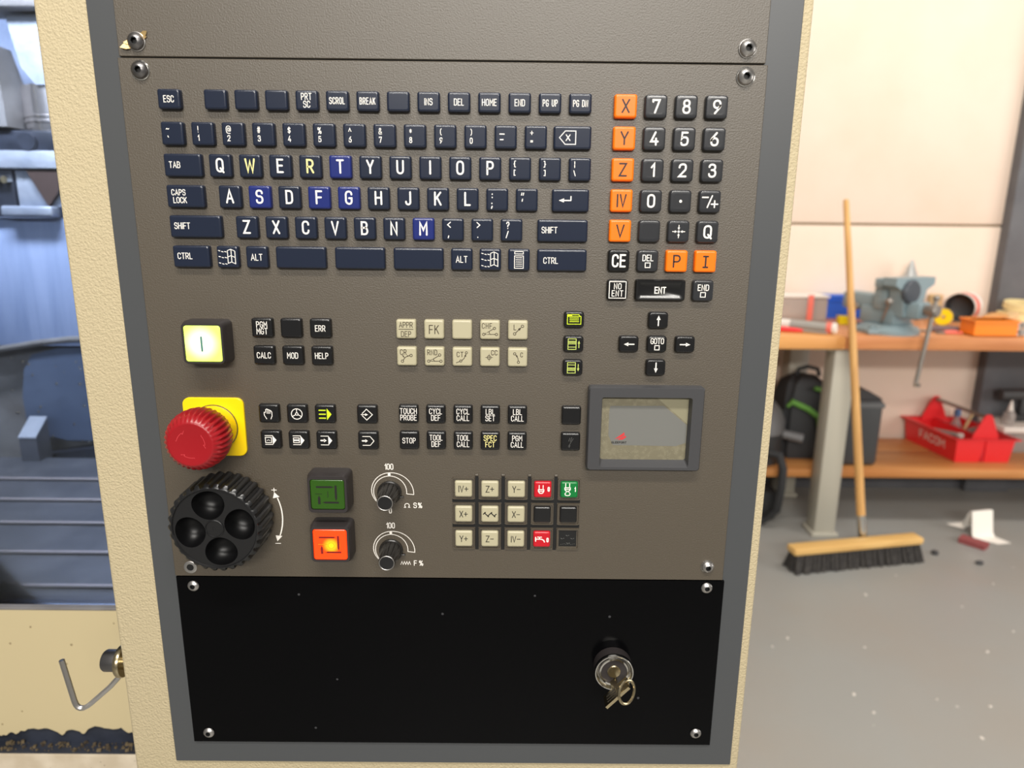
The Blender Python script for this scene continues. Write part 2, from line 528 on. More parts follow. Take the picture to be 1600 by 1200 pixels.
class Ink:
    """flat print, drawn in millimetres around a centre on the panel; each stroke lies a hair above the one before"""

    def __init__(s):
        s.v, s.f, s.d = [], [], 0.0

    def poly(s, pts):
        b = len(s.v)
        s.v += [(p[0], p[1], s.d) for p in pts]
        ar = sum(pts[i][0] * pts[(i + 1) % len(pts)][1] - pts[(i + 1) % len(pts)][0] * pts[i][1] for i in range(len(pts)))
        f = list(range(b, b + len(pts)))
        s.f.append(f if ar > 0 else f[::-1])
        s.d += 0.004
        return s

    def line(s, pts, w):
        q = [Vector(p) for p in pts]
        pts = [q[0]]
        for p in q[1:]:
            if (p - pts[-1]).length > 1e-5:
                pts.append(p)
        closed = len(pts) > 3 and (pts[0] - pts[-1]).length < 1e-4
        if closed:
            pts.pop()
        n, h, b = len(pts), w / 2, len(s.v)
        dirs = [(pts[(i + 1) % n] - pts[i]).normalized() for i in range(n)]
        L, R = [], []
        for i, p in enumerate(pts):
            d0 = dirs[i - 1] if (closed or i > 0) else dirs[0]
            d1 = dirs[i] if (closed or i < n - 1) else dirs[n - 2]
            m = d0 + d1
            if m.length < 0.3:
                m = d1.copy()
            m.normalize()
            k = h / max(0.42, abs(m.dot(d1)))
            nn = Vector((-m.y, m.x)) * k
            L.append(p + nn)
            R.append(p - nn)
        s.v += [(p.x, p.y, s.d) for p in L] + [(p.x, p.y, s.d) for p in R]
        for i in range(n if closed else n - 1):
            e = (i + 1) % n
            s.f.append([b + n + i, b + n + e, b + e, b + i])
        s.d += 0.004
        if not closed:
            for p, d in ((pts[0], -dirs[0]), (pts[-1], dirs[n - 2])):
                a0 = math.atan2(d.y, d.x) - PI / 2
                s.poly([(p.x + h * math.cos(a0 + PI * k / 6), p.y + h * math.sin(a0 + PI * k / 6)) for k in range(7)])
                s.d -= 0.004
        return s

    def arc(s, cx, cy, r, a0, a1, w, n=16):
        return s.line([(cx + r * math.cos(math.radians(a0 + (a1 - a0) * i / n)), cy + r * math.sin(math.radians(a0 + (a1 - a0) * i / n))) for i in range(n + 1)], w)

    def ring(s, cx, cy, r, w, n=14):
        return s.arc(cx, cy, r, 0, 360, w, n)

    def disc(s, cx, cy, r, n=14):
        return s.poly([(cx + r * math.cos(2 * PI * i / n), cy + r * math.sin(2 * PI * i / n)) for i in range(n)])

    def rect(s, cx, cy, w, h, t):
        a, b = w / 2, h / 2
        return s.line([(cx - a, cy - b), (cx + a, cy - b), (cx + a, cy + b), (cx - a, cy + b), (cx - a, cy - b)], t)

    def block(s, cx, cy, w, h):
        a, b = w / 2, h / 2
        return s.poly([(cx - a, cy - b), (cx + a, cy - b), (cx + a, cy + b), (cx - a, cy + b)])

    def arrow(s, a, b, w, hl, hw):
        a, b = Vector(a), Vector(b)
        d = (b - a).normalized()
        n = Vector((-d.y, d.x))
        s.line([a, b - d * hl * 0.8], w)
        return s.poly([b, b - d * hl + n * hw / 2, b - d * hl - n * hw / 2])

    def text(s, t, cx, cy, size, w, xs=1.0, gap=0.22, left=False):
        """cx,cy = centre of the line (or its left end), size = cap height"""
        adv = []
        for ch in t:
            adv.append(0.34 * xs if ch == ' ' else glyph(ch)[1] * xs)
        tot = sum(adv) + gap * (len(t) - 1)
        x = cx if left else cx - tot * size / 2
        for ch, a in zip(t, adv):
            if ch != ' ':
                for st in glyph(ch)[0]:
                    s.line([(x + p.x * xs * size, cy + (p.y - 0.5) * size) for p in st], w)
            x += (a + gap) * size
        return s

    def build(s, name, m, parent, x, z, y, label=None):
        """x,z,y mm on the panel; the print faces -y"""
        o = K(x, z, y)
        vs = [(o.x + a / 1000, o.y - c / 1000, o.z + b / 1000) for a, b, c in s.v]
        base = WL[parent]
        me = bpy.data.meshes.new(name)
        fs = s.f
        me.from_pydata([(a - base.x, b - base.y, c - base.z) for a, b, c in vs], [], fs)
        me.materials.append(m)
        ob = bpy.data.objects.new(name, me)
        ob.parent = parent
        WL[ob] = base
        C.objects.link(ob)
        return props(ob, label)


# ------------------------------------------------------------------ the room
M.update(
    wall=mat('painted_wall', (234, 215, 198), 0.7, bump=(30, 0.05, 0.004), var=(3, (229, 209, 190), 0.4, 0.7)),
    joint=mat('wall_joint', (150, 132, 106), 0.8),
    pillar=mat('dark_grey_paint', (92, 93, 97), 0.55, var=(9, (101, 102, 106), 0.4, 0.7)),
    floor=speck_mat('epoxy_floor', (154, 155, 152), 0.3, (205, 202, 196), 38, 0.985, var=(2.6, (155, 152, 146), 0.35, 0.7), rvar=(0.22, 0.5)),
)
fl = MB().box((-4, -3, -0.05), (5, 3.12, 0))
obj('floor', fl, M['floor'], kind='structure')
wb = obj('wall_back', MB().box((-4, 3.092, 0), (5, 3.2, 3.6)), M['joint'], kind='structure')
obj('wall_panel', MB().box((-4, 3.08, 0), (5, 3.095, 1.366), 0.003), M['wall'], wb)
obj('wall_panel', MB().box((-4, 3.08, 1.378), (5, 3.095, 3.6), 0.003), M['wall'], wb)
obj('baseboard_back', MB().box((-4, 3.066, 0), (5, 3.081, 0.27), 0.003), M['pillar'], kind='structure')  # dark grey band along the foot of the wall
obj('trim_1', MB().box((2.345, 3.02, 0), (2.575, 3.10, 3.6), 0.006), M['pillar'], kind='structure')

# ------------------------------------------------------------------ milling machine behind and left of the console
M.update(
    m_light=mat('machine_pale_steel', (170, 176, 188), 0.4, 0.3, bump=(60, 0.25, 0.004), var=(14, (128, 136, 152), 0.4, 0.75)),
    m_blue=mat('machine_wall_steel', (128, 142, 172), 0.45, 0.1, var=(7, (166, 178, 204), 0.35, 0.7)),
    m_spindle=mat('spindle_steel', (200, 194, 192), 0.24, 0.9),
    m_dark=mat('machine_dark', (34, 38, 48), 0.45, var=(20, (52, 57, 70), 0.4, 0.7)),
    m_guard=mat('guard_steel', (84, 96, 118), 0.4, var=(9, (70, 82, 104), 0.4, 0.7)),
    m_brown=mat('machine_brown', (66, 52, 48), 0.5),
    m_plate=mat('cover_steel', (92, 95, 104), 0.34, 0.45, var=(16, (112, 114, 122), 0.4, 0.7)),
    m_edge=mat('cover_edge', (176, 168, 170), 0.35, 0.5),
    m_grey=mat('machine_grey', (120, 118, 118), 0.5, var=(18, (100, 96, 94), 0.4, 0.7)),
    glass=glass_mat('window_glass', (226, 232, 240)),
    concrete=speck_mat('worn_sill', (176, 162, 140), 0.6, (96, 88, 76), 260, 0.9, bump=(200, 0.2, 0.001), var=(30, (196, 184, 164), 0.4, 0.7)),
    crumbs=mat('rusty_crumbs', (104, 90, 66), 0.7, var=(90, (52, 44, 36), 0.4, 0.6)),
)
mc = thing('milling_machine', (-0.6, 0.70, 0.0), 'cream milling machine enclosure with a window into its wet metal work space', 'machine')
ob_ = lambda n, mb, m, **k: obj(n, mb, M[m], mc, **k)
ob_('column', MB().box((-0.352, 0.235, 0.0), (0.09, 1.20, 2.10), 0.004), 'cream_flat', label='cream machine column behind the console')
ob_('console_bracket', MB().box((-0.25, 0.2005, 1.1), (0.0, 0.24, 1.6), 0.002), 'dark_steel')
# lower door strip with its ragged, peeling lower edge
rag = [(0, 970), (18, 962), (40, 966), (62, 948), (80, 940), (95, 946), (110, 956), (128, 948), (150, 930), (180, 932), (205, 916), (250, 910), (280, 918), (300, 914), (330, 909), (350, 910), (372, 918), (400, 930), (418, 938), (436, 952), (450, 962), (470, 948), (482, 930), (500, 922), (525, 918), (540, 920), (560, 926), (580, 930), (600, 950), (618, 946), (640, 920), (660, 906), (680, 898), (700, 890), (740, 896), (770, 906), (800, 908), (830, 914), (870, 908), (890, 900), (920, 930), (940, 941)]
low = [(-0.646 + X / 4.617 * 0.000715, 0.220, 0.825 - (Yp / 4.617 - 200) * 0.0008) for X, Yp in rag]
x0 = low[0][0]
more = [(x0 - 0.02 - 0.018 * i, 0.220, 0.826 + 0.006 * math.sin(i * 1.9) + 0.003 * math.sin(i * 4.3)) for i in range(34)][::-1]
edge = more + low + [(-0.47, .22, .832), (-0.44, .22, .826), (-0.352, .22, .829)]
poly = edge + [(edge[-1][0], .22, .9775), (edge[0][0], .22, .9775)]
ob_('door_strip', MB().prism(poly, (0, 0.003, 0)), 'cream_flat', label='cream door strip with a ragged peeling lower edge')
ob_('door_lip', MB().box((-1.26, 0.2195, 0.977), (-0.352, 0.2275, 0.980), 0.0006, 1), 'm_grey')
ob_('under_paint', MB().box((-1.26, 0.224, 0.80), (-0.352, 0.2275, 0.976)), 'm_dark', label='bare dark metal under the peeling strip')
ob_('sill', MB().box((-1.26, 0.205, 0.0), (-0.352, 0.262, 0.806), 0.004), 'concrete', label='worn beige sill')
cr = MB()
random.seed(11)
for i in range(130):
    x = -0.68 + random.random() * 0.2
    c = (x, 0.2085 + random.random() * 0.013, 0.8072)
    r = 0.0003 + random.random() ** 2 * 0.0013
    cr.box((c[0] - r, c[1] - r, c[2] - .001), (c[0] + r * (1 + random.random()), c[1] + r, c[2] + r * 1.4), rot=Matrix.Rotation(random.random() * 3, 3, 'Z'))
ob_('grime', MB().box((-1.26, 0.2065, 0.8055), (-0.352, 0.2245, 0.8068)), 'm_dark')  # dark strip laid on the sill top along the gap
ob_('crumbs', cr, 'crumbs', kind='stuff', label='rusty crumbs lying in the gap')
# telescopic way cover: plates stepping down towards the door
ys = [0.263, 0.311, 0.390, 0.472, 0.546, 0.622, 0.70]
for i in range(6):
    z = 0.952 + i * 0.004
    pl = ob_('cover_plate', MB().box((-1.25, ys[i], z - 0.003), (-0.353, ys[i + 1] + 0.02, z), 0.0004, 1), 'm_plate')
    obj('front_edge', MB().box((-1.25, ys[i] - 0.0035, z - 0.0022), (-0.353, ys[i] + 0.002, z + 0.0008), 0.0006, 1), M['m_edge'], pl)
ob_('cover_base', MB().box((-1.25, 0.262, 0.90), (-0.353, 0.78, 0.945)), 'm_dark')
# interior walls
ob_('interior_wall', MB().box((-1.27, 1.00, 0.90), (-0.352, 1.02, 2.0)), 'm_blue', label='pale blue-grey rear wall of the work space')
ob_('interior_side', MB().box((-1.27, 0.26, 0.90), (-1.25, 1.0, 2.0)), 'm_blue')
ob_('interior_roof', MB().box((-1.27, 0.24, 1.99), (-0.352, 1.0, 2.01)), 'm_light')
ob_('lamp_rail', MB().box((-1.2, 0.72, 1.703), (-0.38, 0.80, 1.725), 0.004), 'm_grey')
# casting above, spindle nose, tool carrier
ob_('head_casting', MB().prism([(-0.872, .75, 1.70), (-0.70, .75, 1.70), (-0.70, .75, 1.596), (-0.838, .75, 1.596), (-0.858, .75, 1.62), (-0.866, .75, 1.66)], (0, 0.2, 0)), 'm_light', label='frosted pale casting')
sp = MB().lathe((-0.842, 0.80, 1.598), (0, 0, -1), [(0, .046), (.046, .046), (.047, .0475), (.0495, .0475), (.050, .046), (.054, .046), (.055, .0475), (.0575, .0475), (.058, .046), (.074, .044)], 40)
ob_('spindle_nose', sp, 'm_spindle', label='shiny cylindrical spindle nose')
ob_('side_cover', MB().prism([(-0.96, .735, 1.68), (-0.900, .735, 1.655), (-0.886, .735, 1.60), (-0.884, .735, 1.53), (-0.96, .735, 1.53)], (0, 0.06, 0)), 'm_grey')
ob_('tool_carrier', MB().box((-0.99, 0.745, 1.493), (-0.70, 0.84, 1.526), 0.004).lathe((-0.86, .745, 1.508), (0, -1, 0), [(0, .016), (.006, .014)], 20), 'm_dark')
ob_('cross_bar', MB().box((-0.99, 0.740, 1.466), (-0.70, 0.80, 1.494), 0.002), 'm_light')
ob_('clamp_block', MB().box((-0.897, 0.755, 1.404), (-0.72, 0.82, 1.464), 0.002), 'm_light', label='wet pale clamp block')
ob_('wedge', MB().prism([(-0.872, .745, 1.464), (-0.815, .745, 1.464), (-0.822, .745, 1.43), (-0.842, .745, 1.406)], (0, 0.008, 0)), 'm_brown', label='dark brown wedge-shaped flap')
ob_('dark_guide', MB().box((-1.02, 0.75, 1.388), (-0.899, 0.83, 1.464), 0.002), 'm_dark')
ob_('guide_knob', MB().cyl((-0.905, .75, 1.448), (-0.905, .738, 1.448), 0.006).cyl((-0.918, .75, 1.446), (-0.918, .738, 1.446), 0.005), 'chrome')
ob_('ledge_bar', MB().box((-0.917, 0.735, 1.389), (-0.832, 0.76, 1.406), 0.004, 3), 'm_light')
M['m_streak'] = wood_mat('streaked_steel', (152, 166, 198), (122, 138, 172), 0.5, 'Z', 26)
ob_('rear_apron', MB().box((-1.24, 0.765, 1.165), (-0.60, 0.79, 1.386), 0.003), 'm_streak', label='streaked pale blue apron plate')
ob_('apron_rim', MB().tube([(-1.02, .762, 1.152), (-0.953, .762, 1.163), (-0.90, .762, 1.172), (-0.85, .762, 1.178), (-0.76, .762, 1.182)], 0.0055, 8), 'm_grey')
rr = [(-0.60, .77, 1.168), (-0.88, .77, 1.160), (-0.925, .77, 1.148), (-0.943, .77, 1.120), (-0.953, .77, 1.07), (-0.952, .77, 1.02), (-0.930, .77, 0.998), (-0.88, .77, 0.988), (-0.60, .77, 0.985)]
ob_('rounded_guard', MB().prism(rr, (0, 0.02, 0)), 'm_guard', label='dark rounded guard plate')  # added plate shaped like a person's silhouette reflected in the pane
ob_('ribbed_screen', MB().box((-1.24, 0.80, 0.93), (-0.60, 0.81, 1.17)), 'm_grey', label='brownish screen behind the guard')
dm = [(-1.02 + 0.42 * i / 12, .76, 0.93 + 0.052 * math.sin(PI * min(1, (i + 1) / 9) / 2)) for i in range(13)] + [(-0.60, .76, .93), (-1.02, .76, .93)]
ob_('low_guard', MB().prism(dm, (0, 0.03, 0)), 'm_dark')
ps = ob_('post', MB().prism([(-0.921, .70, .93), (-0.921, .70, 1.014), (-0.921, .735, 1.040), (-0.921, .735, .93)], (0.030, 0, 0)), 'm_plate', label='square post with a pale sloping top')
obj('post_top', MB().prism([(-0.9215, .699, 1.0142), (-0.9215, .699, 1.0168), (-0.9215, .736, 1.0438), (-0.9215, .736, 1.0412)], (0.031, 0, 0)), M['m_light'], ps)
dr = MB()
random.seed(5)
for i in range(26):
    dr.ball((-0.96 + random.random() * .13, 0.756, 0.95 + random.random() * .2), 0.0012 + random.random() * .0014, (1, .5, 1.2), 8, 5)
ob_('droplets', dr, 'chrome', kind='stuff', label='coolant droplets on the guard')
ob_('glass_pane', MB().box((-1.26, 0.2285, 0.978), (-0.352, 0.2325, 2.0)), 'glass', label='clear window pane')
ob_('door_head', MB().box((-1.27, 0.215, 1.98), (-0.352, 0.26, 2.10), 0.003), 'cream_flat')
ob_('door_stile', MB().box((-1.30, 0.215, 0.0), (-1.25, 1.02, 2.10), 0.003), 'cream_flat')

# ------------------------------------------------------------------ console housing with its fascia
con = thing('control_console', (-0.126, 0.07, 0.95), 'cream textured console housing with a wide grey fascia around the control panels', 'console')
obj('housing', MB().box((-0.366, 0.008, 0.945), (0.1146, 0.20, 1.79), 0.0025, 3), M['cream'], con)
obj('fascia', MB().box(K(-332.3, -490.5, 6), K(107.6, 320, 14), 0.0006, 1), M['fascia'], con, label='flat blue-grey fascia plate')
b = MB()
b.lathe((-0.366, 0.035, 1.046), (-1, 0, 0), [(0, 0.007), (0.013, 0.007)], 16)
b.lathe((-0.379, 0.035, 1.046), (-1, 0, 0), [(0, 0.0125), (0.001, 0.0132), (0.0035, 0.0132), (0.0045, 0.0125)], 24)
bolt = obj('bolt', MB().lathe((-0.3835, 0.035, 1.046), (-1, 0, 0), [(0, 0.0082), (0.0005, 0.0088), (0.011, 0.0088), (0.0125, 0.0078), (0.0125, 0.004), (0.008, 0.004)], 20), M['dark_steel'], con, label='dark socket-head bolt with washers')
obj('washer', b, M['nickel'], bolt)
pts = [(-0.431, 0.035, 1.046)]
for k in range(7):
    t = k / 6
    a, m_, c_ = Vector((-0.4258, 0.035, 1.008)), Vector((-0.424, 0.035, 0.9955)), Vector((-0.4135, 0.0365, 1.0045))
    pts.append((1 - t) ** 2 * a + 2 * t * (1 - t) * m_ + t * t * c_)
pts += [(-0.3975, 0.039, 1.0185), (-0.392, 0.041, 1.0245), (-0.384, 0.047, 1.035), (-0.366, 0.055, 1.046)]
obj('bent_rod', MB().tube(pts, 0.0022, 6), M['steel'], con, label='bent steel hex rod ending in a cut tip')


def screw(parent, x, z, r, y, m, hgt=None):
    hgt = hgt or r * 0.62
    o = K(x, z, y)
    R = r / 1000
    h = hgt / 1000
    prof = [(0, R), (h * 0.25, R * 0.98), (h * 0.6, R * 0.82), (h * 0.9, R * 0.55), (h, R * 0.42)]
    s = MB().lathe(o, (0, -1, 0), prof, 24, True, False)
    hexr = lambda hh, t, rr: rr / math.cos((t % (PI / 3)) - PI / 6) * 0.9
    sc = obj('screw', s, m, parent)
    obj('hex_socket', MB().lathe(o, (0, -1, 0), [(h * 0.25, R * 0.3), (h, R * 0.34), (h * 1.01, R * 0.44)], 24, True, False, rf=lambda hh, t, rr: rr if hh > h else hexr(hh, t, rr)), M['hole'], sc)
    return sc


def washer(parent, x, z, r, y, m):
    o = K(x, z, y)
    return obj('washer', MB().lathe(o, (0, -1, 0), [(0, r / 1000), (0.0006, r / 1000), (0.0009, r / 1000 - 0.0004), (0.0009, r / 1000 * 0.45)], 28, True, True), m, parent)


# upper cover plate
up = thing('upper_cover_plate', K(-114, 26.2, 4), 'grey-brown cover plate above the keyboard, only its lower edge in view', 'panel')
obj('plate', MB().box(K(-314.4, 26.2, 4), K(86.3, 300, 6), 0.0004, 1), M['plate'], up)
for x, z in ((-302.6, 34.6), (74.1, 34.6)):
    w = washer(up, x, z, 5.7, 4, M['steel'])
    screw(up, x, z, 5.2, 3.2, M['dark_steel'] if x < 0 else M['steel'])
t = MB()
for a, L, wd in ((200, 10.6, 2.2), (212, 8.6, 1.6), (185, 7.6, 1.6), (38, 9.6, 2.0), (22, 7.6, 1.4)):
    a = math.radians(a)
    d, n = Vector((math.cos(a), math.sin(a))), Vector((-math.sin(a), math.cos(a)))
    p = [d * 4.6 + n * wd, d * 4.6 - n * wd, d * L * 0.8 - n * wd * 0.5, d * L, d * L * 0.82 + n * wd * 0.6]
    t.prism([K(-302.6 + q.x, 34.6 + q.y, 3.7 - 0.4 * i % 2) for i, q in enumerate(p)], (0, 0.0003, 0))
obj('torn_washer', t, M['torn'], up, label='torn brass-coloured washer scraps behind the screw')

# ------------------------------------------------------------------ operating panel
pan = thing('operating_panel', K(-114, -150, 4), 'large grey-brown operating panel covered with keys, knobs and lit buttons', 'control panel')
obj('plate', MB().box(K(-315.6, -327.6, 4), K(87.9, 25.4, 6), 0.0004, 1), M['plate'], pan)
for x, z in ((-302, 18.2), (74.2, 18.4), (75.6, -316.3)):
    washer(pan, x, z, 5.9 if z > 0 else 4.9, 4, M['chrome'])
    screw(pan, x, z, 5.2 if z > 0 else 4.6, 3.2, M['dark_steel'] if x < 0 else M['steel'])
o = K(-303.5, -320.3, 4)
eh = obj('screw_hole', MB().lathe(o, (0, -1, 0), [(0, 0.0048), (0.0006, 0.0048), (0.0008, 0.0044), (0.0008, 0.0026), (-0.0004, 0.0026)], 24, True, False), M['steel'], pan, label='empty screw hole with a bare washer')
obj('hole', MB().lathe(o, (0, -1, 0), [(0.0002, 0.0027), (0.0004, 0.0026)], 20), M['hole'], eh)

KM = {}


def key_mesh(w, h, style):
    k = (w, h, style)
    if k not in KM:
        d = 4.0
        if style == 'dish':
            rings = [(w, h, 1.6, d), (w - .3, h - .3, 1.5, .9), (w - 1.3, h - 1.3, 1.4, 0.0), (w - 4.4, h - 4.4, 1.6, 0.0), (w - 6, h - 6, 1.6, .5)]
        elif style == 'soft':
            rings = [(w, h, 2.0, d), (w - .2, h - .2, 2.0, 1.3), (w - .6, h - .6, 2.0, .55), (w - 1.3, h - 1.3, 1.9, .12), (w - 2.2, h - 2.2, 1.7, 0), (w - 6, h - 6, 1.2, .12), (w - 6.4, h - 6.4, 1.1, .12)]
        else:
            rings = [(w, h, 1.3, d), (w - .3, h - .3, 1.3, .85), (w - .5, h - .5, 1.25, .60), (w - 1.4, h - 1.4, 1.1, .22), (w - 2.4, h - 2.4, .9, 0.0), (w - 2.9, h - 2.9, .8, 0.0)]
        mb = MB()
        mb.loops([[p - K(0, 0) for p in rrect(0, 0, a, b, r, y, 4)] for a, b, r, y in rings])
        me = mb.mesh('key', smooth=40)
        me.materials.append(None)
        KM[k] = me
    return KM[k]


def key(x, z, w, h, m, ink=None, im='ink_white', style='flat', label=None, parent=None, y=0.0):
    o = bpy.data.objects.new('key', key_mesh(w, h, style))
    o.parent = parent or pan
    loc = K(x, z, y)
    o.location = loc - WL[o.parent]
    WL[o] = loc
    o.material_slots[0].link = 'OBJECT'
    o.material_slots[0].material = M[m]
    C.objects.link(o)
    if label:
        o['label'] = label
    if ink:
        ink.build('legend', M[im], o, x, z, y - (-0.42 if style == 'dish' else 0.06))
    return o


P = 19.05
random.seed(5)
I = Ink
CN = {'navy': 'navy', 'royal': 'bright blue', 'black': 'black', 'gray_key': 'charcoal', 'orange': 'orange', 'beige': 'beige', 'red_key': 'red', 'green_key': 'green'}


def tx(lines, size=3.6, w=0.5, xs=0.8, dx=0.0, dz=0.0, lead=1.32):
    k = I()
    for i, l in enumerate(lines):
        k.text(l, dx, dz + ((len(lines) - 1) / 2 - i) * size * lead, size, w, xs)
    return k


# function row
row1 = ['ESC', None, None, None, 'PRT|SC', 'SCROL', 'BREAK', None, 'INS', 'DEL', 'HOME', 'END', 'PG UP', 'PG DN']
for i, t_ in enumerate(row1):
    x = -284.5 if i == 0 else -255.7 + (i - 1) * 18.95
    k = None
    if t_:
        ls = t_.split('|')
        k = tx(ls, 3.7, .47, .74 if len(t_) < 5 or len(ls) > 1 else .6, lead=1.22)
    key(x, 1.2, 14.2, 12.0, 'navy', k, label=(f"navy key reading {t_.replace('|', ' ')}" if t_ else None))
# digit row: two small characters one above the other at the left
for i, (u, d) in enumerate(zip('~!@#$%^&*()-+', '`1234567890_=')):
    if u == '-':
        k = I().line([(-3.6, 1.7), (-0.9, 1.7)], .7).line([(-3.4, -1.6), (-1.6, -1.6)], .7)
        lab = 'minus and underscore signs'
    else:
        k = I().text(u, -2.6, 2.6, 3.5 if u != '@' else 4.2, .44, .8).text(d, -2.6, -2.5, 3.2, .5, .8)
        lab = f'{u} above {d}'
    key(-284.4 + i * P, -19.1, 14.2, 14.2, 'navy', k, label='navy key with ' + lab)
k = I().line([(-8.2, 0), (-4.6, 4), (2, 4), (2, -4), (-4.6, -4), (-8.2, 0)], .55).line([(-4, -1.7), (-1.6, 1.7)], .6).line([(-4, 1.7), (-1.6, -1.7)], .6)
key(-32.7, -19.1, 24, 14.2, 'navy', k, label='wide navy backspace key with crossed box symbol')


def letters(s, x0, z, yel='', roy=''):
    for i, c in enumerate(s):
        m = 'royal' if c in roy else 'navy'
        key(x0 + i * P, z, 14.2, 14.2, m, I().text(c, 0, .2, 7.6, 1.15, .86), 'ink_yellow' if c in yel else 'ink_white', label=f'{CN[m]} key with the letter {c}')


letters('QWERTYUIOP', -256.0, -38.2, 'WR', 'T')
for i, (u, d) in enumerate((('{', '['), ('}', ']'), ('|', '\\'))):
    key(-256 + (10 + i) * P, -38.2, 14.2, 14.2, 'navy', I().text(u, -3.4, 2.9, 3.6, .55).text(d, -3.4, -2.4, 3.2, .55), label=f'navy key with {u} above {d}')
key(-279.7, -38.2, 24, 14.2, 'navy', I().text('TAB', -8.4, .2, 3.6, .48, .82, left=True), label='wide navy TAB key')
letters('ASDFGHJKL', -251.4, -57.3, '', 'SFG')
key(-251.4 + 9 * P, -57.3, 14.2, 14.2, 'navy', I().text(':', -3.2, 2.6, 4, .75).text(';', -3.2, -2.8, 4, .75), label='navy colon and semicolon key')
key(-251.4 + 10 * P, -57.3, 14.2, 14.2, 'navy', I().text('"', -2.6, 1.8, 5, .6).text("'", -2.6, -2.0, 5, .6), label='navy quotation mark key')
key(-279.9, -57.3, 24, 14.2, 'navy', I().text('CAPS', -8.4, 2.4, 3.4, .47, .82, left=True).text('LOCK', -7.6, -2.4, 3.4, .47, .82, left=True), label='wide navy CAPS LOCK key')
key(-32.8, -57.4, 24, 14.2, 'navy', I().arrow((0.2, 0), (-7.6, 0), .75, 3.4, 2.6).line([(0.2, 0), (0.2, 2.4)], .75), label='wide navy return key with a bent arrow')
letters('ZXCVBNM', -242.0, -76.3, '', 'M')
for i, (u, d) in enumerate((('<', ','), ('>', '.'), ('?', '/'))):
    key(-242 + (7 + i) * P, -76.4, 14.2, 14.2, 'navy', I().text(u, -2.4, 3.0, 4.0 if u == '?' else 4.6, .62, .8).text(d, -2.8, -2.8, 4, .62, .8), label=f'navy key with {u} above {d}')
key(-275.1, -76.2, 33.5, 14.2, 'navy', I().text('SHIFT', -13.4, .4, 3.7, .48, .8, left=True), label='left wide navy SHIFT key')
key(-37.4, -76.5, 32.8, 14.2, 'navy', I().text('SHIFT', -13.4, .4, 3.7, .48, .8, left=True), label='right wide navy SHIFT key')
zb = -95.4
key(-279.7, zb, 24, 14.2, 'navy', I().text('CTRL', -8.6, .4, 3.7, .48, .84, left=True), label='left navy CTRL key')
key(-37.3, zb, 32.6, 14.2, 'navy', I().text('CTRL', -12, -.2, 3.7, .48, .84, left=True), label='right wide navy CTRL key')


def window_ink():
    k = I()
    for t_ in (-4.1, 0, 4.1):
        k.line([(0.2, t_), (2.4, t_ + .9), (5.0, t_ - .3)], .42)
    k.line([(.2, -4.1), (.2, 4.1)], .5).line([(2.6, -3.3), (2.6, 4.9)], .5).line([(5, -4.4), (5, 3.8)], .5)
    for t_ in (3.6, -.2, -4.3):
        for q, dz in ((-5.6, .5), (-3.6, -.1), (-1.6, -.1)):
            k.line([(q, t_ + dz), (q + 1.0, t_ + dz - .25)], .5)
    return k


key(-256.0, zb, 14.2, 14.2, 'navy', window_ink(), label='left navy key with a flying window symbol')
key(-256 + P, zb, 14.2, 14.2, 'navy', tx(['ALT'], 3.9, .48, .84), label='left navy ALT key')
for i, x in enumerate((-208.2, -169.6, -131.3)):
    key(x, zb, 32.8, 14.2, 'navy', label=('left', 'middle', 'right')[i] + ' of the three blank navy space bars')
key(-103.0, zb, 14.2, 14.2, 'navy', tx(['ALT'], 3.9, .48, .84), label='right navy ALT key')
key(-84.3, zb, 14.2, 14.2, 'navy', window_ink(), label='right navy key with a flying window symbol')
k = I().rect(0, 4.6, 5.6, 1.5, .45).rect(0, -1.4, 5.8, 8.0, .45)
for q in range(5):
    k.line([(-2.0, 1.4 - q * 1.35), (2.0, 1.4 - q * 1.35)], .4)
key(-65.5, zb, 14.2, 14.2, 'navy', k, label='navy menu key with a list symbol')

# number pad
cross = I().disc(0, 0, .75)
for a in range(4):
    d = Vector((math.cos(a * PI / 2), math.sin(a * PI / 2)))
    cross.line([d * 4.0, d * 2.2], .5).poly([d * 1.0, d * 2.4 + Vector((-d.y, d.x)) * .8, d * 3.0, d * 2.4 - Vector((-d.y, d.x)) * .8])
pm = I().line([(-5.0, 2.6), (-1.4, 2.6)], .9).line([(-1.6, -3.6), (1.2, 3.6)], .9).line([(.9, -1.6), (5, -1.6)], .9).line([(2.95, -3.6), (2.95, .5)], .9)
sq = lambda t_: I().text(t_, 0, 2.0, 3.7, .55, .85, gap=.26).rect(0, -2.7, 3.2, 3.0, .55)
np_ = [['X', '7', '8', '9'], ['Y', '4', '5', '6'], ['Z', '1', '2', '3'], ['IV', '0', '.', '-/+'], ['V', None, 'cross', 'Q'], ['CE', 'DEL', 'P', 'I']]
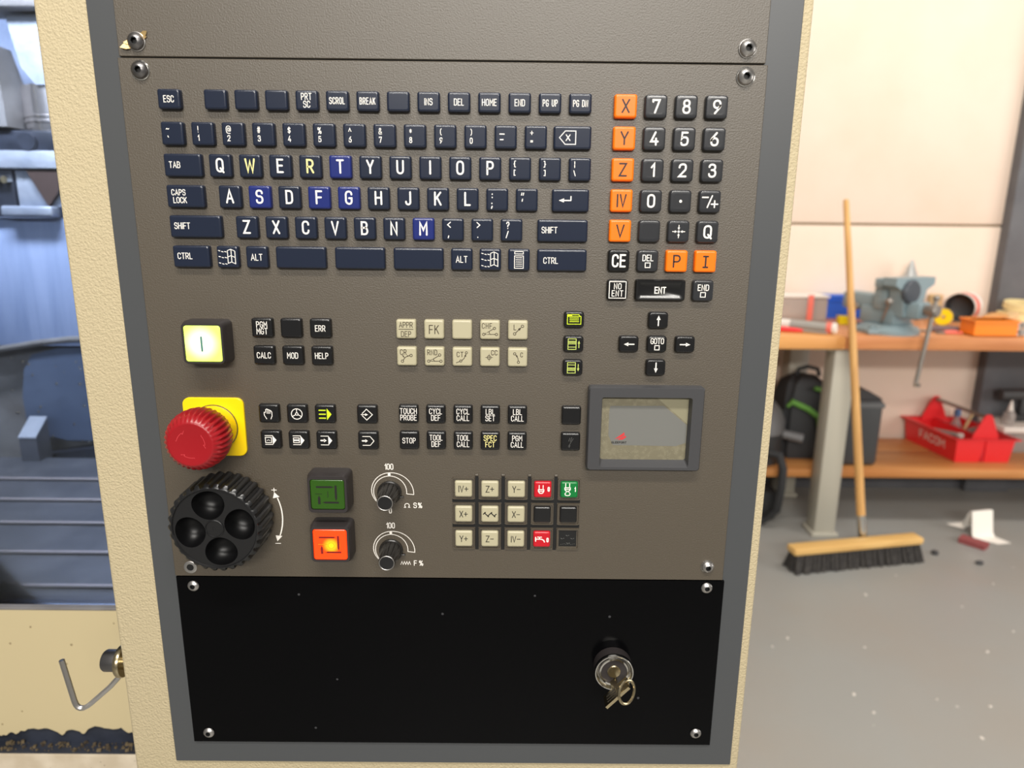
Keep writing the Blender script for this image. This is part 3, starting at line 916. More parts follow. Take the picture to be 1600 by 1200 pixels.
for r, row in enumerate(np_):
    for c, t_ in enumerate(row):
        orange = c == 0 and r < 5 or t_ in ('P', 'I')
        m = 'orange' if orange else 'gray_key' if r < 5 else 'black' if t_ == 'CE' else 'gray_key'
        if t_ is None:
            k, lab = None, 'blank charcoal key'
        elif t_ == 'cross':
            k, lab = cross, 'charcoal key with four arrows meeting'
        elif t_ == '-/+':
            k, lab = pm, 'charcoal minus plus sign key'
        elif t_ == '.':
            k, lab = I().disc(0, 0, .95), 'charcoal decimal point key'
        elif t_ == 'DEL':
            k, lab = sq('DEL'), 'charcoal DEL key with a small square'
        elif t_ == 'I':
            k, lab = I().text('i', 0, -.2, 7.0, 1.1, 1.0), 'orange key with the letter I'
        else:
            k = I().text(t_, 0, 0, 7.4, 1.05 if orange else 1.2, 1.0 if not (t_ == 'CE' or t_ == 'IV') else .8, gap=.24)
            lab = f'{CN[m]} key with {t_}'
        key(c * P * .996, -r * P, 14.2, 14.2, m, k, 'ink_black' if orange else 'ink_white', 'flat' if orange else 'soft', label=lab)
key(0.0, -6 * P, 14.0, 13.6, 'black', I().rect(0, 0, 11, 10.8, .5).text('NO', 0, 2.4, 3.6, .5, .85, gap=.3).text('ENT', 0, -2.3, 3.6, .5, .85, gap=.3), 'ink_white', 'soft', 'black NO ENT key with a framed legend')
key(28.4, -6 * P, 33.4, 14.0, 'black', tx(['ENT'], 3.9, .7, .85), 'ink_white', 'dish', 'wide black ENT key with a dished top')
key(56.7, -6 * P, 14.0, 14.0, 'gray_key', sq('END'), 'ink_white', 'soft', 'charcoal END key with a small square')
# arrows
for x, z, d, nm in ((28.3, -134.4, (0, 1), 'up'), (9.3, -150.7, (-1, 0), 'left'), (47.3, -150.6, (1, 0), 'right'), (28.4, -166.8, (0, -1), 'down')):
    d = Vector(d)
    key(x, z, 13.4, 11.2, 'black', I().arrow(-d * 3.4, d * 3.4, .8, 3.0, 2.6), 'ink_white', 'soft', f'black cursor key with an arrow pointing {nm}')
key(28.3, -150.6, 13.4, 11.2, 'black', I().text('GOTO', 0, 2.2, 3.6, .5, .8, gap=.18).rect(0, -2.3, 3.0, 2.9, .55), 'ink_white', 'soft', 'black GOTO key between the cursor keys')
# screen page keys
k = I().rect(0, -.3, 9, 5.2, .45).line([(-4.5, 2.3), (-4.5, 3.5), (3, 3.5), (4.0, 2.3)], .45).poly([(-4.4, 2.4), (-4.4, 3.5), (-1.8, 3.5), (-1.2, 2.4)])
for q in (1.2, 0, -1.2):
    k.line([(-3, q), (3, q)], .5)
key(-28.1, -134.5, 13.6, 11.0, 'black', k, 'ink_lime', 'soft', 'black key with a lime page tab symbol')
for z, s in ((-151.0, 1), (-167.3, -1)):
    k = I().rect(-1, 0, 5.4, 7.2, .45).line([(-3.7, .9 + s), (1.7, .9 + s)], .45).line([(-3.7, s - .8), (1.7, s - .8)], .45).line([(-3.7, .1 + s), (1.7, .1 + s)], .5).line([(-3.7, -2 * s), (1.7, -2 * s)], .45).arrow((3.6, -2.4 * s), (3.6, 2.4 * s), .5, 2.0, 1.6)
    key(-28.0, z, 13.6, 11.0, 'black', k, 'ink_pale_lime', 'soft', 'black key with a lime list and arrow ' + ('up' if s > 0 else 'down'))
# program management keys
for i, t_ in enumerate(('PGM|MGT', None, 'ERR', 'CALC', 'MOD', 'HELP')):
    x, z = (-237.0, -217.6, -198.0)[i % 3], (-142.0, -160.7)[i // 3]
    key(x, z, 14.2, 13.0, 'black', tx(t_.split('|'), 3.8, .48, .78, lead=1.18) if t_ else None, label=('black key reading ' + t_.replace('|', ' ')) if t_ else None)
# path function keys, beige
def pk(f):
    k = I()
    f(k)
    return k


W_ = .42
beige = [
    pk(lambda k: k.text('APPR', 0, 3.0, 3.5, .42, .85, gap=.2).line([(-4.8, 0), (4.8, 0)], .4).text('DEP', 0, -3.2, 3.5, .42, .85, gap=.24)),
    pk(lambda k: k.text('FK', 0, 0, 5.6, .6, .8, gap=.26)),
    None,
    pk(lambda k: k.text('CHF', -2.0, 2.8, 3.4, .4, .8, gap=.3).ring(3.0, 1.2, .8, W_).line([(2.3, .8), (-.6, -.9), (-.1, -2.9), (3.6, -2.9)], W_).ring(4.4, -2.9, .8, W_).ring(-4.2, -2.9, .8, W_).line([(-3.3, -2.4), (-2.4, -1.9)], .35).line([(-1.8, -1.6), (-.9, -1.1)], .35).line([(-3.2, -2.9), (-2.3, -2.9)], .35).line([(-1.6, -2.9), (-.6, -2.9)], .35)),
    pk(lambda k: k.text('L', -2.0, 2.0, 3.4, .45, .85).ring(-2.2, -2.4, .85, W_).ring(3.0, 2.8, .85, W_).arrow((-1.6, -1.8), (2.4, 2.2), .5, 2.6, 1.7)),
    pk(lambda k: k.text('CR', -2.2, 3.0, 3.4, .45, .85, gap=.26).ring(-2.9, -3.2, .85, W_).ring(3.0, .8, .85, W_).line([(-2.4, -2.5), (-1.0, -.6), (.6, .3), (2.2, .7)], .45).poly([(2.2, .8), (.2, .8), (.6, -.2)]).line([(-2.8, 1.0), (-1.7, -.6)], .5).poly([(-1.5, -.8), (-2.8, .1), (-1.9, .6)])),
    pk(lambda k: k.text('RND', -1.4, 3.0, 3.4, .45, .82, gap=.26).ring(3.6, 1.3, .85, W_).line([(3.0, .8), (-.6, -1.4), (-.6, -2.2), (0.2, -3.0), (3.6, -3.0)], .45).ring(4.4, -3.0, .85, W_).ring(-3.9, -3.0, .85, W_).line([(-3.0, -2.5), (-1.0, -1.6)], .35).line([(-2.9, -3.0), (-.2, -3.0)], .35)),
    pk(lambda k: k.text('CT', -1.4, 1.8, 3.3, .45, .85, gap=.3).ring(2.9, 3.0, .75, W_).line([(-4, -4), (-1.6, -3)], .45).ring(-.9, -2.7, .75, W_).line([(-.2, -2.3), (1.4, -.8), (2.5, 2.0)], .45).poly([(2.7, 2.5), (1.4, .6), (2.7, .2)])),
    pk(lambda k: k.text('CC', 3.0, 3.2, 3.2, .45, .85, gap=.26).ring(-.5, -.1, 1.3, W_).line([(-2.9, -.1), (1.9, -.1)], .3).line([(-.5, 2.3), (-.5, -2.6)], .3)),
    pk(lambda k: k.text('C', 2.7, 1.9, 3.0, .42, .8).ring(-2.0, 2.6, .8, W_).ring(.6, -3.2, .8, W_).line([(.5, -2.4), (.2, -.4), (-1.4, 2.0)], .45).poly([(-1.6, 2.2), (-.1, 1.4), (.1, .2), (-.7, .3)])),
]
bl = ['APPR over DEP', 'FK', None, 'CHF chamfer sketch', 'L straight line sketch', 'CR arc sketch', 'RND rounded corner sketch', 'CT tangent arc sketch', 'CC circle centre sketch', 'C arc sketch']
for i in range(10):
    key(-140.6 + (i % 5) * 18.75, -142.0 if i < 5 else -160.6, 13.4, 13.0, 'beige', beige[i], 'ink_brown', label=('beige key with ' + bl[i]) if bl[i] else 'blank beige key')


# operating mode keys
def tag_shape(k, filled):
    k.line([(-3.6, 3.2), (1.6, 3.2)], .5).line([(-3.6, -3.2), (1.6, -3.2)], .5)
    if filled:
        k.poly([(1.5, 3.4), (4.2, 0), (1.5, -3.4)])
    else:
        k.line([(1.6, 3.2), (4.2, 0), (1.6, -3.2)], .5)
    return k


hand = I().line([(-1.5, -3.7), (-3.0, -1.0), (-3.0, 1.0), (-1.9, 1.2), (-1.5, -.2), (-1.9, 2.8), (-1.1, 3.4), (1.6, 2.2), (2.3, 1.2), (2.3, -1.6), (1.4, -3.7)], .5)
for q in (-.7, .2, 1.1):
    hand.line([(q, 2.8 - (q + .7) * .3), (q, 0.1)], .35)
hw = I().ring(0, 0, 3.7, .55, 22).ring(0, 0, .9, .5)
for a in (90, 210, 330):
    hw.line([(math.cos(math.radians(a)) * .9, math.sin(math.radians(a)) * .9), (math.cos(math.radians(a)) * 3.6, math.sin(math.radians(a)) * 3.6)], .5)
mdi = I().poly([(1.4, 4.2), (4.6, 0), (1.4, -4.2)])
for q in (2.8, 0, -2.8):
    mdi.line([(-3.8, q), (.4, q)], .8)
dia = I().line([(-3.2, .8), (-.2, 3.9), (3.8, 0), (-.2, -3.9), (-3.2, -.8)], .5).arrow((-4.0, 0), (.8, 0), .5, 2, 2)
modes = [(0, 0, hand, 'ink_white', 'a hand symbol'), (1, 0, hw, 'ink_white', 'a handwheel symbol'), (2, 0, mdi, 'ink_lime', 'a lime arrow and three bars'),
         (3, 0, dia, 'ink_white', 'an arrow entering a diamond'),
         (0, 1, tag_shape(I().rect(-1.4, 0, 4.2, 3.8, .5).arc(-1.4, -.9, 1.0, 20, 160, .35), 1), 'ink_white', 'a boxed arc and pointer symbol'),
         (1, 1, tag_shape(I().rect(-1.4, 0, 4.0, 3.4, .5).block(-1.4, 0, 4.0, 1.1), 1), 'ink_white', 'a boxed block and pointer symbol'),
         (2, 1, tag_shape(I().line([(-3.6, 0), (-1.6, 0)], 1.0).poly([(-1.6, 1.3), (.4, 0), (-1.6, -1.3)]), 1), 'ink_white', 'an arrow and filled pointer symbol'),
         (3, 1, tag_shape(I().line([(-3.8, 0), (-2.0, 0)], 1.0).poly([(-1.8, 1.2), (0, 0), (-1.8, -1.2)]), 0), 'ink_white', 'an arrow inside an open pointer')]
for c, r, k, im, lab in modes:
    key((-236.7, -217.3, -198.0, -169.0)[c], (-201.7, -220.7)[r], 14.0, 13.0, 'black', k, im, label='black key with ' + lab)
for i, t_ in enumerate(('TOUCH|PROBE', 'CYCL|DEF', 'CYCL|CALL', 'LBL|SET', 'LBL|CALL', None, 'STOP', 'TOOL|DEF', 'TOOL|CALL', 'SPEC|FCT', 'PGM|CALL', 'scratch')):
    c, r = i % 6, i // 6
    x = -27.9 if c == 5 else -140.4 + c * 18.8
    k, im, lab = None, 'ink_white', None
    if t_ == 'scratch':
        k, im, lab = I().line([(-.6, 3), (-1.4, .6)], .25).line([(.6, 3.4), (-.2, .2)], .25).line([(1.8, 2.6), (-1.6, -3.4)], .22).line([(-.4, -2.4), (-1.0, -4)], .3), 'ink_grey', 'blank black key with faint scratches'
    elif t_:
        k, lab = tx(t_.split('|'), 3.7, .44, .76, lead=1.26), 'black key reading ' + t_.replace('|', ' ')
        if t_ == 'SPEC|FCT':
            im = 'ink_yellow'
    key(x, (-201.2, -220.2)[r], 13.4, 13.0, 'black', k, im, label=lab)

# axis key block: keys in a moulded grid
fr = MB()
px, pz = 18.8, 19.2
cx = [-102.9 + c * px for c in range(5)]
cz = [-256.6 - r * pz for r in range(3)]
for c in range(5):
    for r in range(3):
        rings = [(px - 2.6, pz - 2.6, 1.2, 4), (px - 3.0, pz - 3.0, 1.1, 2.6), (px - 4.0, pz - 4.0, 1.0, 2.6), (px - 4.2, pz - 4.2, 1.0, 4)]
        fr.loops([rrect(cx[c], cz[r], a, b, q, y, 3) for a, b, q, y in rings], False, False)
obj('key_surround', fr, M['plate'], pan, label='moulded surrounds of the axis keys')
ch = MB()
for c in range(4):
    x = (cx[c] + cx[c + 1]) / 2
    ch.box(K(x - 1.2, cz[0] + 9.4, 3.86), K(x + 1.2, cz[2] - 9.2, 4.2))
for r in range(2):
    z = (cz[r] + cz[r + 1]) / 2
    ch.box(K(cx[0] - 8.2, z - 1.2, 3.88), K(cx[4] + 8.2, z + 1.2, 4.2))
obj('key_channel', ch, M['hole'], pan, label='dark grooves between the axis keys')
for c in range(4):
    x = (cx[c] + cx[c + 1]) / 2
    obj('groove_end', MB().box(K(x - 1.3, cz[0] + 9.3, 3.0), K(x + 1.3, cz[0] + 10.8, 4.2), 0.0003, 1), M['plate'], pan)


def rapid(k):
    pts = []
    for i in range(33):
        t_ = i / 32
        pts.append((-4.6 + 9.2 * t_ + .5 * math.sin(t_ * PI * 8), 1.6 * math.sin(t_ * PI * 4 + .2)))
    k.line(pts, .75)


axk = ['IV+', 'Z+', 'Y-', 'spindle0', 'spindle1', 'X+', 'wave', 'X-', None, None, 'Y+', 'Z-', 'IV-', 'tap']
for i, t_ in enumerate(axk):
    c, r = i % 5, i // 5
    m, k, im, lab = 'beige', None, 'ink_black', None
    if t_ is None:
        m, lab = 'black', None
    elif t_ == 'wave':
        k, lab = pk(rapid), 'beige rapid traverse key with a wavy line'
    elif t_.startswith('spindle'):
        on = t_.endswith('1')
        m, im, lab = ('green_key', 'ink_white', 'green spindle on key marked 1') if on else ('red_key', 'ink_white', 'red spindle stop key marked 0')
        s = 1.6 if on else 0
        k = I().line([(-2.6, 3.4 + s), (-2.6, .4 + s)], .6).line([(0.2, 3.4 + s), (.2, .4 + s)], .6)
        k.line([(-3.1, .2 + s), (-3.1, -1.2 + s), (-2.0, -2.6 + s), (-.4, -2.6 + s), (.7, -1.2 + s), (.7, .2 + s), (-3.1, .2 + s)], .7).line([(-2.6, -1.0 + s), (.2, -1.0 + s)], .6)
        if on:
            k.line([(-2.2, -1.8), (-3.0, -2.6), (-2.6, -3.8), (-1.2, -4.2), (.4, -3.8), (.8, -2.6), (0, -1.8)], .6)
        k.text('1' if on else '0', 4.2, .6, 3.0, .7, .6)
    elif t_ == 'tap':
        m, im, lab = 'red_key', 'ink_white', 'red coolant key with a tap symbol and 0'
        k = I().line([(-4.4, 1.8), (-4.4, -1.2)], .8).line([(-4.4, .4), (-.2, .4), (1.4, -.4), (2.0, -1.8)], .8).line([(-1.6, .4), (-1.6, 2.0)], .7).line([(-3.0, 2.0), (-.2, 2.0)], .7).text('0', 4.2, -.2, 3.0, .7, .6)
    else:
        k, lab = I().text(t_, 0, .2, 4.6, .55, .85, gap=.2), f'beige axis key reading {t_}'
    key(cx[c], cz[r], 12.5, 12.3, m, k, im, label=lab, y=1.6)
s = MB().box(K(cx[4] - 6.4, cz[2] - 6.2, 3.9), K(cx[4] + 6.4, cz[2] + 6.2, 4.3))
sk = obj('empty_key_socket', s, M['hole'], pan, label='open socket where the last axis key is missing')
k = I()
for x, z in ((0, 2.6), (-3.6, .2), (3.6, .2), (.6, -3.4)):
    k.line([(x - 1.2, z), (x - .2, z - .5)], .4).line([(x + .5, z - .2), (x + 1.0, z)], .4)
for q in range(9):
    k.disc(-4.6 + q * 1.2, -4.6 + (q * 7 % 3) * .2, .28, 5)
k.build('switch_contacts', M['ink_grey'], sk, cx[4], cz[2], 3.8)


# ------------------------------------------------------------------ lit push buttons
def push_button(x, z, lens_w, lens_h, lens_m, label, dx=0.0, dz=0.0):
    o = thing('push_button', K(x, z, 4), None, None)
    o.parent = pan
    o.location = K(x, z, 4) - WL[pan]
    o['label'] = label
    rings = [(29.4, 29.4, 3.4, 4), (29.4, 29.4, 3.4, -5.0), (27.4, 27.2, 3.0, -9.6), (26.8, 26.6, 2.8, -10.2), (lens_w + .5, lens_h + .5, 1.8, -10.2), (lens_w + .5, lens_h + .5, 1.8, -8.4)]
    obj('bezel', MB().loops([rrect(x, z, a, b, r, y, 5) for a, b, r, y in rings], True, False), M['bezel'], o)
    rings = [(lens_w, lens_h, 1.7, -8.0), (lens_w, lens_h, 1.7, -9.8), (lens_w - 1, lens_h - 1, 1.4, -10.3)]
    ln = obj('lens', MB().loops([rrect(x, z, a, b, r, y, 4) for a, b, r, y in rings], True, True), lens_m, o, at=K(x, z, -10.3))
    return o, ln


o, ln = push_button(-273.0, -151.4, 24.0, 24.0, M['white_lens'], 'square push button glowing white and yellow-green with a vertical bar')
ln_o = ln
I().line([(-.7, 4.4), (-.7, -4.6)], 1.3).build('bar_mark', mat('teal_mark', (70, 120, 110), 0.5), o, -273, -151.4, -10.4)


def cycle_ink():
    k = I()
    k.block(-2.4, 5.7, 10.4, 1.3).poly([(2.6, 6.35), (4.6, 5.7), (2.6, 5.05)])
    k.block(5.9, 2.2, 1.5, 9.4).poly([(5.15, -2.4), (5.9, -4.6), (6.65, -2.4)])
    k.block(2.9, -5.7, 9.6, 1.3).poly([(-1.8, -5.05), (-3.8, -5.7), (-1.8, -6.35)])
    k.block(-5.9, -4.6, 1.7, 4.6).poly([(-6.75, -2.4), (-5.9, -.6), (-5.05, -2.4)])
    return k


o, ln = push_button(-196.4, -256.8, 23.4, 21.8, M['green_lens'], 'square push button with an unlit dark green lens and tool outline')
k = cycle_ink()
k.line([(0.3, 2.6), (.3, -1.8)], .35).line([(-8.4, .6), (-3.8, .6)], .3)
k.build('cycle_mark', M['ink_black'], o, -196.4, -256.8, -10.4)
o, ln = push_button(-196.5, -294.6, 23.6, 23.0, M['orange_lens'], 'square push button with a lens glowing orange-red and a yellow centre')
k = cycle_ink()
k.build('cycle_mark', mat('dark_red_mark', (120, 18, 10), 0.5), o, -196.5, -294.6, -10.4)
I().ring(.8, -.5, 2.2, .28, 20).line([(-8.2, .4), (-2, .4)], .3).build('bulb_ring', mat('bulb_ring', (214, 150, 10), 0.4), o, -196.5, -294.6, -10.42)

# ------------------------------------------------------------------ emergency stop
ex, ez = -275.5, -212.4
es = thing('emergency_stop', K(ex, ez, 4), None, None)
es.parent = pan
es.location = K(ex, ez, 4) - WL[pan]
es['label'] = 'large red ribbed emergency stop mushroom on a yellow square plate'
obj('backing_plate', MB().loops([rrect(ex, ez, 42, 42, 5, y, 6) for y in (4.0, 2.4)] + [rrect(ex, ez, 41.2, 41.2, 4.6, 2.0, 6)]), M['yellow'], es, label='square yellow plate with rounded corners')
o = K(ex, ez, 2)
obj('gasket', MB().lathe(o, (0, -1, 0), [(0, .0163), (.0008, .0163), (.0008, .012)], 40, True, True), M['dark_steel'], es)
obj('collar', MB().lathe(o, (0, -1, 0), [(.0006, .0158), (.006, .0157), (.010, .0152), (.0105, .012)], 40), M['yellow'], es, label='round yellow collar')
n = 34 * 6


def rib(h, t, r):
    a = .5 + .5 * math.cos(34 * t)
    k = max(0.0, min(1.0, (h - .0118) / .0025)) * max(0.0, min(1.0, (.0385 - h) / .007))
    return r - .0017 * k * (1 - a) ** 1.5


head_prof = [(.0095, .0135), (.0102, .0158), (.0112, .0163), (.0122, .0166), (.0134, .0174), (.0160, .0186), (.0200, .0194), (.0232, .0196), (.0260, .0193), (.0285, .0186), (.0305, .0177), (.0322, .0165), (.0332, .0153), (.0337, .0143), (.0337, .0135), (.0332, .009), (.0330, .004)]
head_prof = [(.0095 + (h - .0095) * 1.2, r * (1.05 if r > .0166 else 1.0)) for h, r in head_prof]
obj('mushroom_head', MB().lathe(o, (0, -1, 0), head_prof, n, True, True, rf=rib), M['red'], es, label='red mushroom head with a ribbed rim')
for a0 in (118, -8, 232):
    k = I()
    aw = lambda r, d: (r * math.cos(math.radians(a0 + d)), r * math.sin(math.radians(a0 + d)))
    k.line([aw(10.6, 48 - q * 6) for q in range(9)], .28).line([aw(9.2, 48 - q * 6) for q in range(8)], .28).line([aw(10.6, 48), aw(9.2, 48)], .28)
    k.line([aw(10.6, 4), aw(11.6, 4), aw(9.9, -7), aw(8.2, 6), aw(9.2, 6)], .28)
    k.build('twist_arrow', M['red_edge'], es, ex, ez, 2 - 38.05)

# ------------------------------------------------------------------ handwheel
wx, wz = -271.2, -277.0
wh = thing('handwheel', K(wx, wz, 4), None, None)
wh.parent = pan
wh.location = K(wx, wz, 4) - WL[pan]
wh['label'] = 'round black handwheel with a ribbed rim and four finger hollows'
NR = 30
n = NR * 8


def wrib(h, t, r):
    a = math.cos(NR * t)
    k = 1.0 if .0025 < h < .0268 else 0.35
    return r + .0011 * k * max(-1.0, min(1.0, a * 2.6 + .5))


o = K(wx, wz, 4)
rim = MB().lathe(o, (0, -1, 0), [(.001, .0300), (.0022, .0312), (.0030, .0316), (.0255, .0312), (.0270, .0303), (.0277, .0294), (.0277, .0288), (.0266, .0282)], n, True, False, rf=lambda h, t, r: wrib(h, t, r) if r > .0294 else r)
obj('rim', rim, M['wheel'], wh, label='ribbed black rim')
# front disc with four openings, and the hollows behind them
yf = o.y - .0266
dishes = [(100, 17.0), (10, 17.4), (280, 17.2), (190, 17.0)]
DR = 10.6


def dish_ring(a, rr, s, m=28):
    c = Vector((rr * math.cos(math.radians(a)), rr * math.sin(math.radians(a))))
    e = c.normalized()
    f = Vector((-e.y, e.x))
    pts = []
    for i in range(m):
        t_ = 2 * PI * i / m
        u, v = math.cos(t_), math.sin(t_)
        # slightly egg-shaped, wider towards the rim
        q = c + e * u * DR * s * .98 + f * v * DR * s * (1.06 + .10 * u)
        pts.append(q)
    return pts


disc = MB()
bm = disc.bm
edges = []
for loop in [[Vector((28.2 * math.cos(2 * PI * i / 120), 28.2 * math.sin(2 * PI * i / 120))) for i in range(120)]] + [dish_ring(a, r, 1.0) for a, r in dishes]:
    vs = [bm.verts.new((o.x + p.x / 1000, yf, o.z + p.y / 1000)) for p in loop]
    edges += [bm.edges.new((vs[i], vs[(i + 1) % len(vs)])) for i in range(len(vs))]
bmesh.ops.triangle_fill(bm, edges=edges, use_beauty=True, normal=(0, -1, 0))
obj('front_disc', disc, M['wheel'], wh)
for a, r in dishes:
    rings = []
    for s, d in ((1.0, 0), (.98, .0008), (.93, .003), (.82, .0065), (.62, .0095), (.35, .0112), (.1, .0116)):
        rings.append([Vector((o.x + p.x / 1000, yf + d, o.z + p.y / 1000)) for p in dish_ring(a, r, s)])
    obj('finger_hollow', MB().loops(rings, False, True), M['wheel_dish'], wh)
hb = MB().lathe((o.x, yf, o.z), (0, -1, 0), [(-.0002, .0066), (.0006, .0064), (.0009, .0060), (.0002, .0056), (.0002, .0014), (-.0006, .001)], 32, False, True)
obj('hub_cap', hb, M['wheel'], wh)
# printed turning arrow
k = I().text('+', -6.6, 19.2, 4.4, .55, 1.3).line([(-8.2, -22.2), (-4.6, -22.2)], .5)
arc = []
for i in range(15):
    a = math.radians(24 - 48 * i / 14)
    arc.append((-42.5 + 40.6 * math.cos(a), -1.4 + 40.6 * math.sin(a)))
k.line(arc[1:-1], .85)
k.poly([(arc[0][0] - 1.2, arc[0][1] + 2.4), (arc[0][0] - 2.4, arc[0][1] - 2.2), (arc[0][0] + 2.4, arc[0][1] - 1.2)])
k.poly([(arc[-1][0] - 1.4, arc[-1][1] - 2.6), (arc[-1][0] - 2.4, arc[-1][1] + 2.0), (arc[-1][0] + 2.4, arc[-1][1] + 1.6)])
k.build('turning_arrow', M['ink_white'], pan, -231.6, -278.6, 3.93, 'white printed double arrow with plus and minus')

# ------------------------------------------------------------------ override knobs with their printed scales
for kx, kz, lab, fmark in ((-155.7, -260.2, 'upper black fluted override knob, for S%', False), (-155.9, -305.2, 'lower black fluted override knob, for F%', True)):
    kn = thing('override_knob', K(kx, kz, 4), None, None)
    kn.parent = pan
    kn.location = K(kx, kz, 4) - WL[pan]
    kn['label'] = lab
    o = K(kx, kz, 4)
    obj('skirt', MB().lathe(o, (0, -1, 0), [(0, .0086), (.0018, .0086), (.0024, .0080), (.0024, .005)], 40), M['knob'], kn)
    fl_ = lambda h, t, r: r - .0007 * (max(0.0, math.cos(12 * t)) ** 3) * (1 if .0026 < h < .0195 else .2)
    obj('grip', MB().lathe(o, (0, -1, 0), [(.002, .0076), (.004, .0074), (.010, .0066), (.0185, .0060), (.0198, .0056), (.0202, .0050)], 144, True, False, rf=fl_), M['knob'], kn)
    obj('rim_ring', MB().lathe(o, (0, -1, 0), [(.0200, .0055), (.0204, .0055), (.0206, .0052), (.0204, .0049), (.0200, .0049)], 40, False, False), M['steel'], kn, label='thin bright ring around the cap')
    obj('cap', MB().lathe(o, (0, -1, 0), [(.0195, .0049), (.0201, .0049), (.0202, .0030)], 32), M['wheel'], kn)
    obj('pointer', MB().box(K(kx + 7.6, kz - 3.4, 3.9), K(kx + 10.2, kz - 2.6, 1.6), 0.0002, 1), M['knob'], kn)
    k = I()
    outer = ((-6, 17.2), (90, 14.6), (173, 13.0), (217, 12.0))
    inner = ((-6, 12.1), (90, 12.2), (173, 11.5), (217, 11.4))

    def samp(tab):
        out = []
        for i in range(57):
            a = -6 + 223 * i / 56
            for (a0, r0), (a1, r1) in zip(tab, tab[1:]):
                if a <= a1 + 1e-6:
                    s = (a - a0) / (a1 - a0)
                    s = s * s * (3 - 2 * s) * .3 + s * .7
                    r = r0 + (r1 - r0) * s
                    break
            out.append((r * math.cos(math.radians(a)), r * math.sin(math.radians(a))))
        return out
    po, pi_ = samp(outer), samp(inner)
    k.line(po, .5).line(pi_, .5).line([po[0], pi_[0]], .5).line([po[-1], pi_[-1]], .5)
    k.disc(0, 13.4, 1.05).text('100', 0, 19.2, 4.0, .6, .78, gap=.2)
    if not fmark:
        k.text('0', 0, -14.2, 4.0, .6, .7)
        k.arc(12.1, -10.2, 1.6, -40, 220, .5).line([(13.0, -11.6), (14.2, -11.6)], .5).line([(11.2, -11.6), (10.0, -11.6)], .5)
        k.text('S%', 19.8, -10.0, 3.7, .58, .95, gap=.35)
    else:
        k.line([(6.6 + q * .9, -11.6 + (2.4 if q % 2 else 0)) for q in range(9)], .42)
        k.text('F%', 19.6, -10.4, 3.7, .55, .95, gap=.55)
    k.build('dial_scale', M['ink_white'], pan, kx, kz, 3.93, 'white printed percentage scale around the ' + ('lower' if fmark else 'upper') + ' knob')

# ------------------------------------------------------------------ touchpad
tp = thing('touchpad', K(22.8, -210, 4), None, None)
tp.parent = pan
tp.location = K(22.8, -210, 4) - WL[pan]
tp['label'] = 'framed grey touchpad with worn film and a small red logo'
cxp, czp = 22.9, -209.9
rings = [(79.4, 60.4, 2.2, 4), (79.4, 60.4, 2.2, -1.6), (77.6, 58.6, 2.0, -3.0)]
T = MB()
T.loops([rrect(cxp, czp, a, b, r, y, 4) for a, b, r, y in rings], True, False)
op0 = rrect(23.3, -212.2, 62.0, 50.4, 1.6, -3.0, 4)
op1 = [K(23.3, -210.8, 0) + Vector(((p.x - K(23.3, 0).x) * .965, 0.0028, (p.z - K(0, -212.2).z) * .90)) for p in op0]
out_ = rrect(cxp, czp, 77.6, 58.6, 2.0, -3.0, 4)
T.loops([out_, op0, op1], False, False)
bmesh.ops.remove_doubles(T.bm, verts=T.bm.verts, dist=1e-6)
obj('bezel', T, M['touch_bezel'], tp)
obj('pad', MB().box(K(-8, -235.0, 2.85), K(54.2, -186.6, 3.9)), M['pad'], tp, label='worn beige pad surface')
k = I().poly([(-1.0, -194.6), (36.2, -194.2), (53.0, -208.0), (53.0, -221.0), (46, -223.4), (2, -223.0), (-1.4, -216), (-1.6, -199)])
k.build('film', M['film'], tp, 0, 0, 2.8, 'grey film left on the pad')  # flat grey patch laid on the pad
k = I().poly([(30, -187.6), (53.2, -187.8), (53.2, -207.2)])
k.build('torn_film', M['film_torn'], tp, 0, 0, 2.76, 'bare corner where the film is torn away')  # paler beige triangle over the pad's upper right corner
k = I()
random.seed(3)
for q in range(46):
    x, z = -6.6 + random.random() * 5.2, -188.5 - random.random() * 44
    a = random.random() * PI
    k.line([(x, z), (x + .9 * math.cos(a), z + .9 * math.sin(a))], .16)
for q in range(26):
    x, z = -5 + random.random() * 57, -225 - random.random() * 8
    k.disc(x, z, .22, 5)
k.build('film_wrinkles', mat('film_wrinkle', (150, 146, 126), 0.3), tp, 0, 0, 2.74)
k = I().poly([(3.0, -218.6), (8.8, -214.2), (9.4, -213.4), (10.0, -215.6), (7.6, -217.2)]).poly([(4.8, -219.0), (10.4, -216.0), (11.2, -216.8), (10.6, -217.6), (8.6, -219.0)])
k.build('red_emblem', M['ink_red'], tp, 0, 0, 2.72)
I().text('GLIDEPOINT', 6.2, -221.0, 1.35, .3, 1.1, gap=.32).build('lettering', M['ink_black'], tp, 0, 0, 2.72)

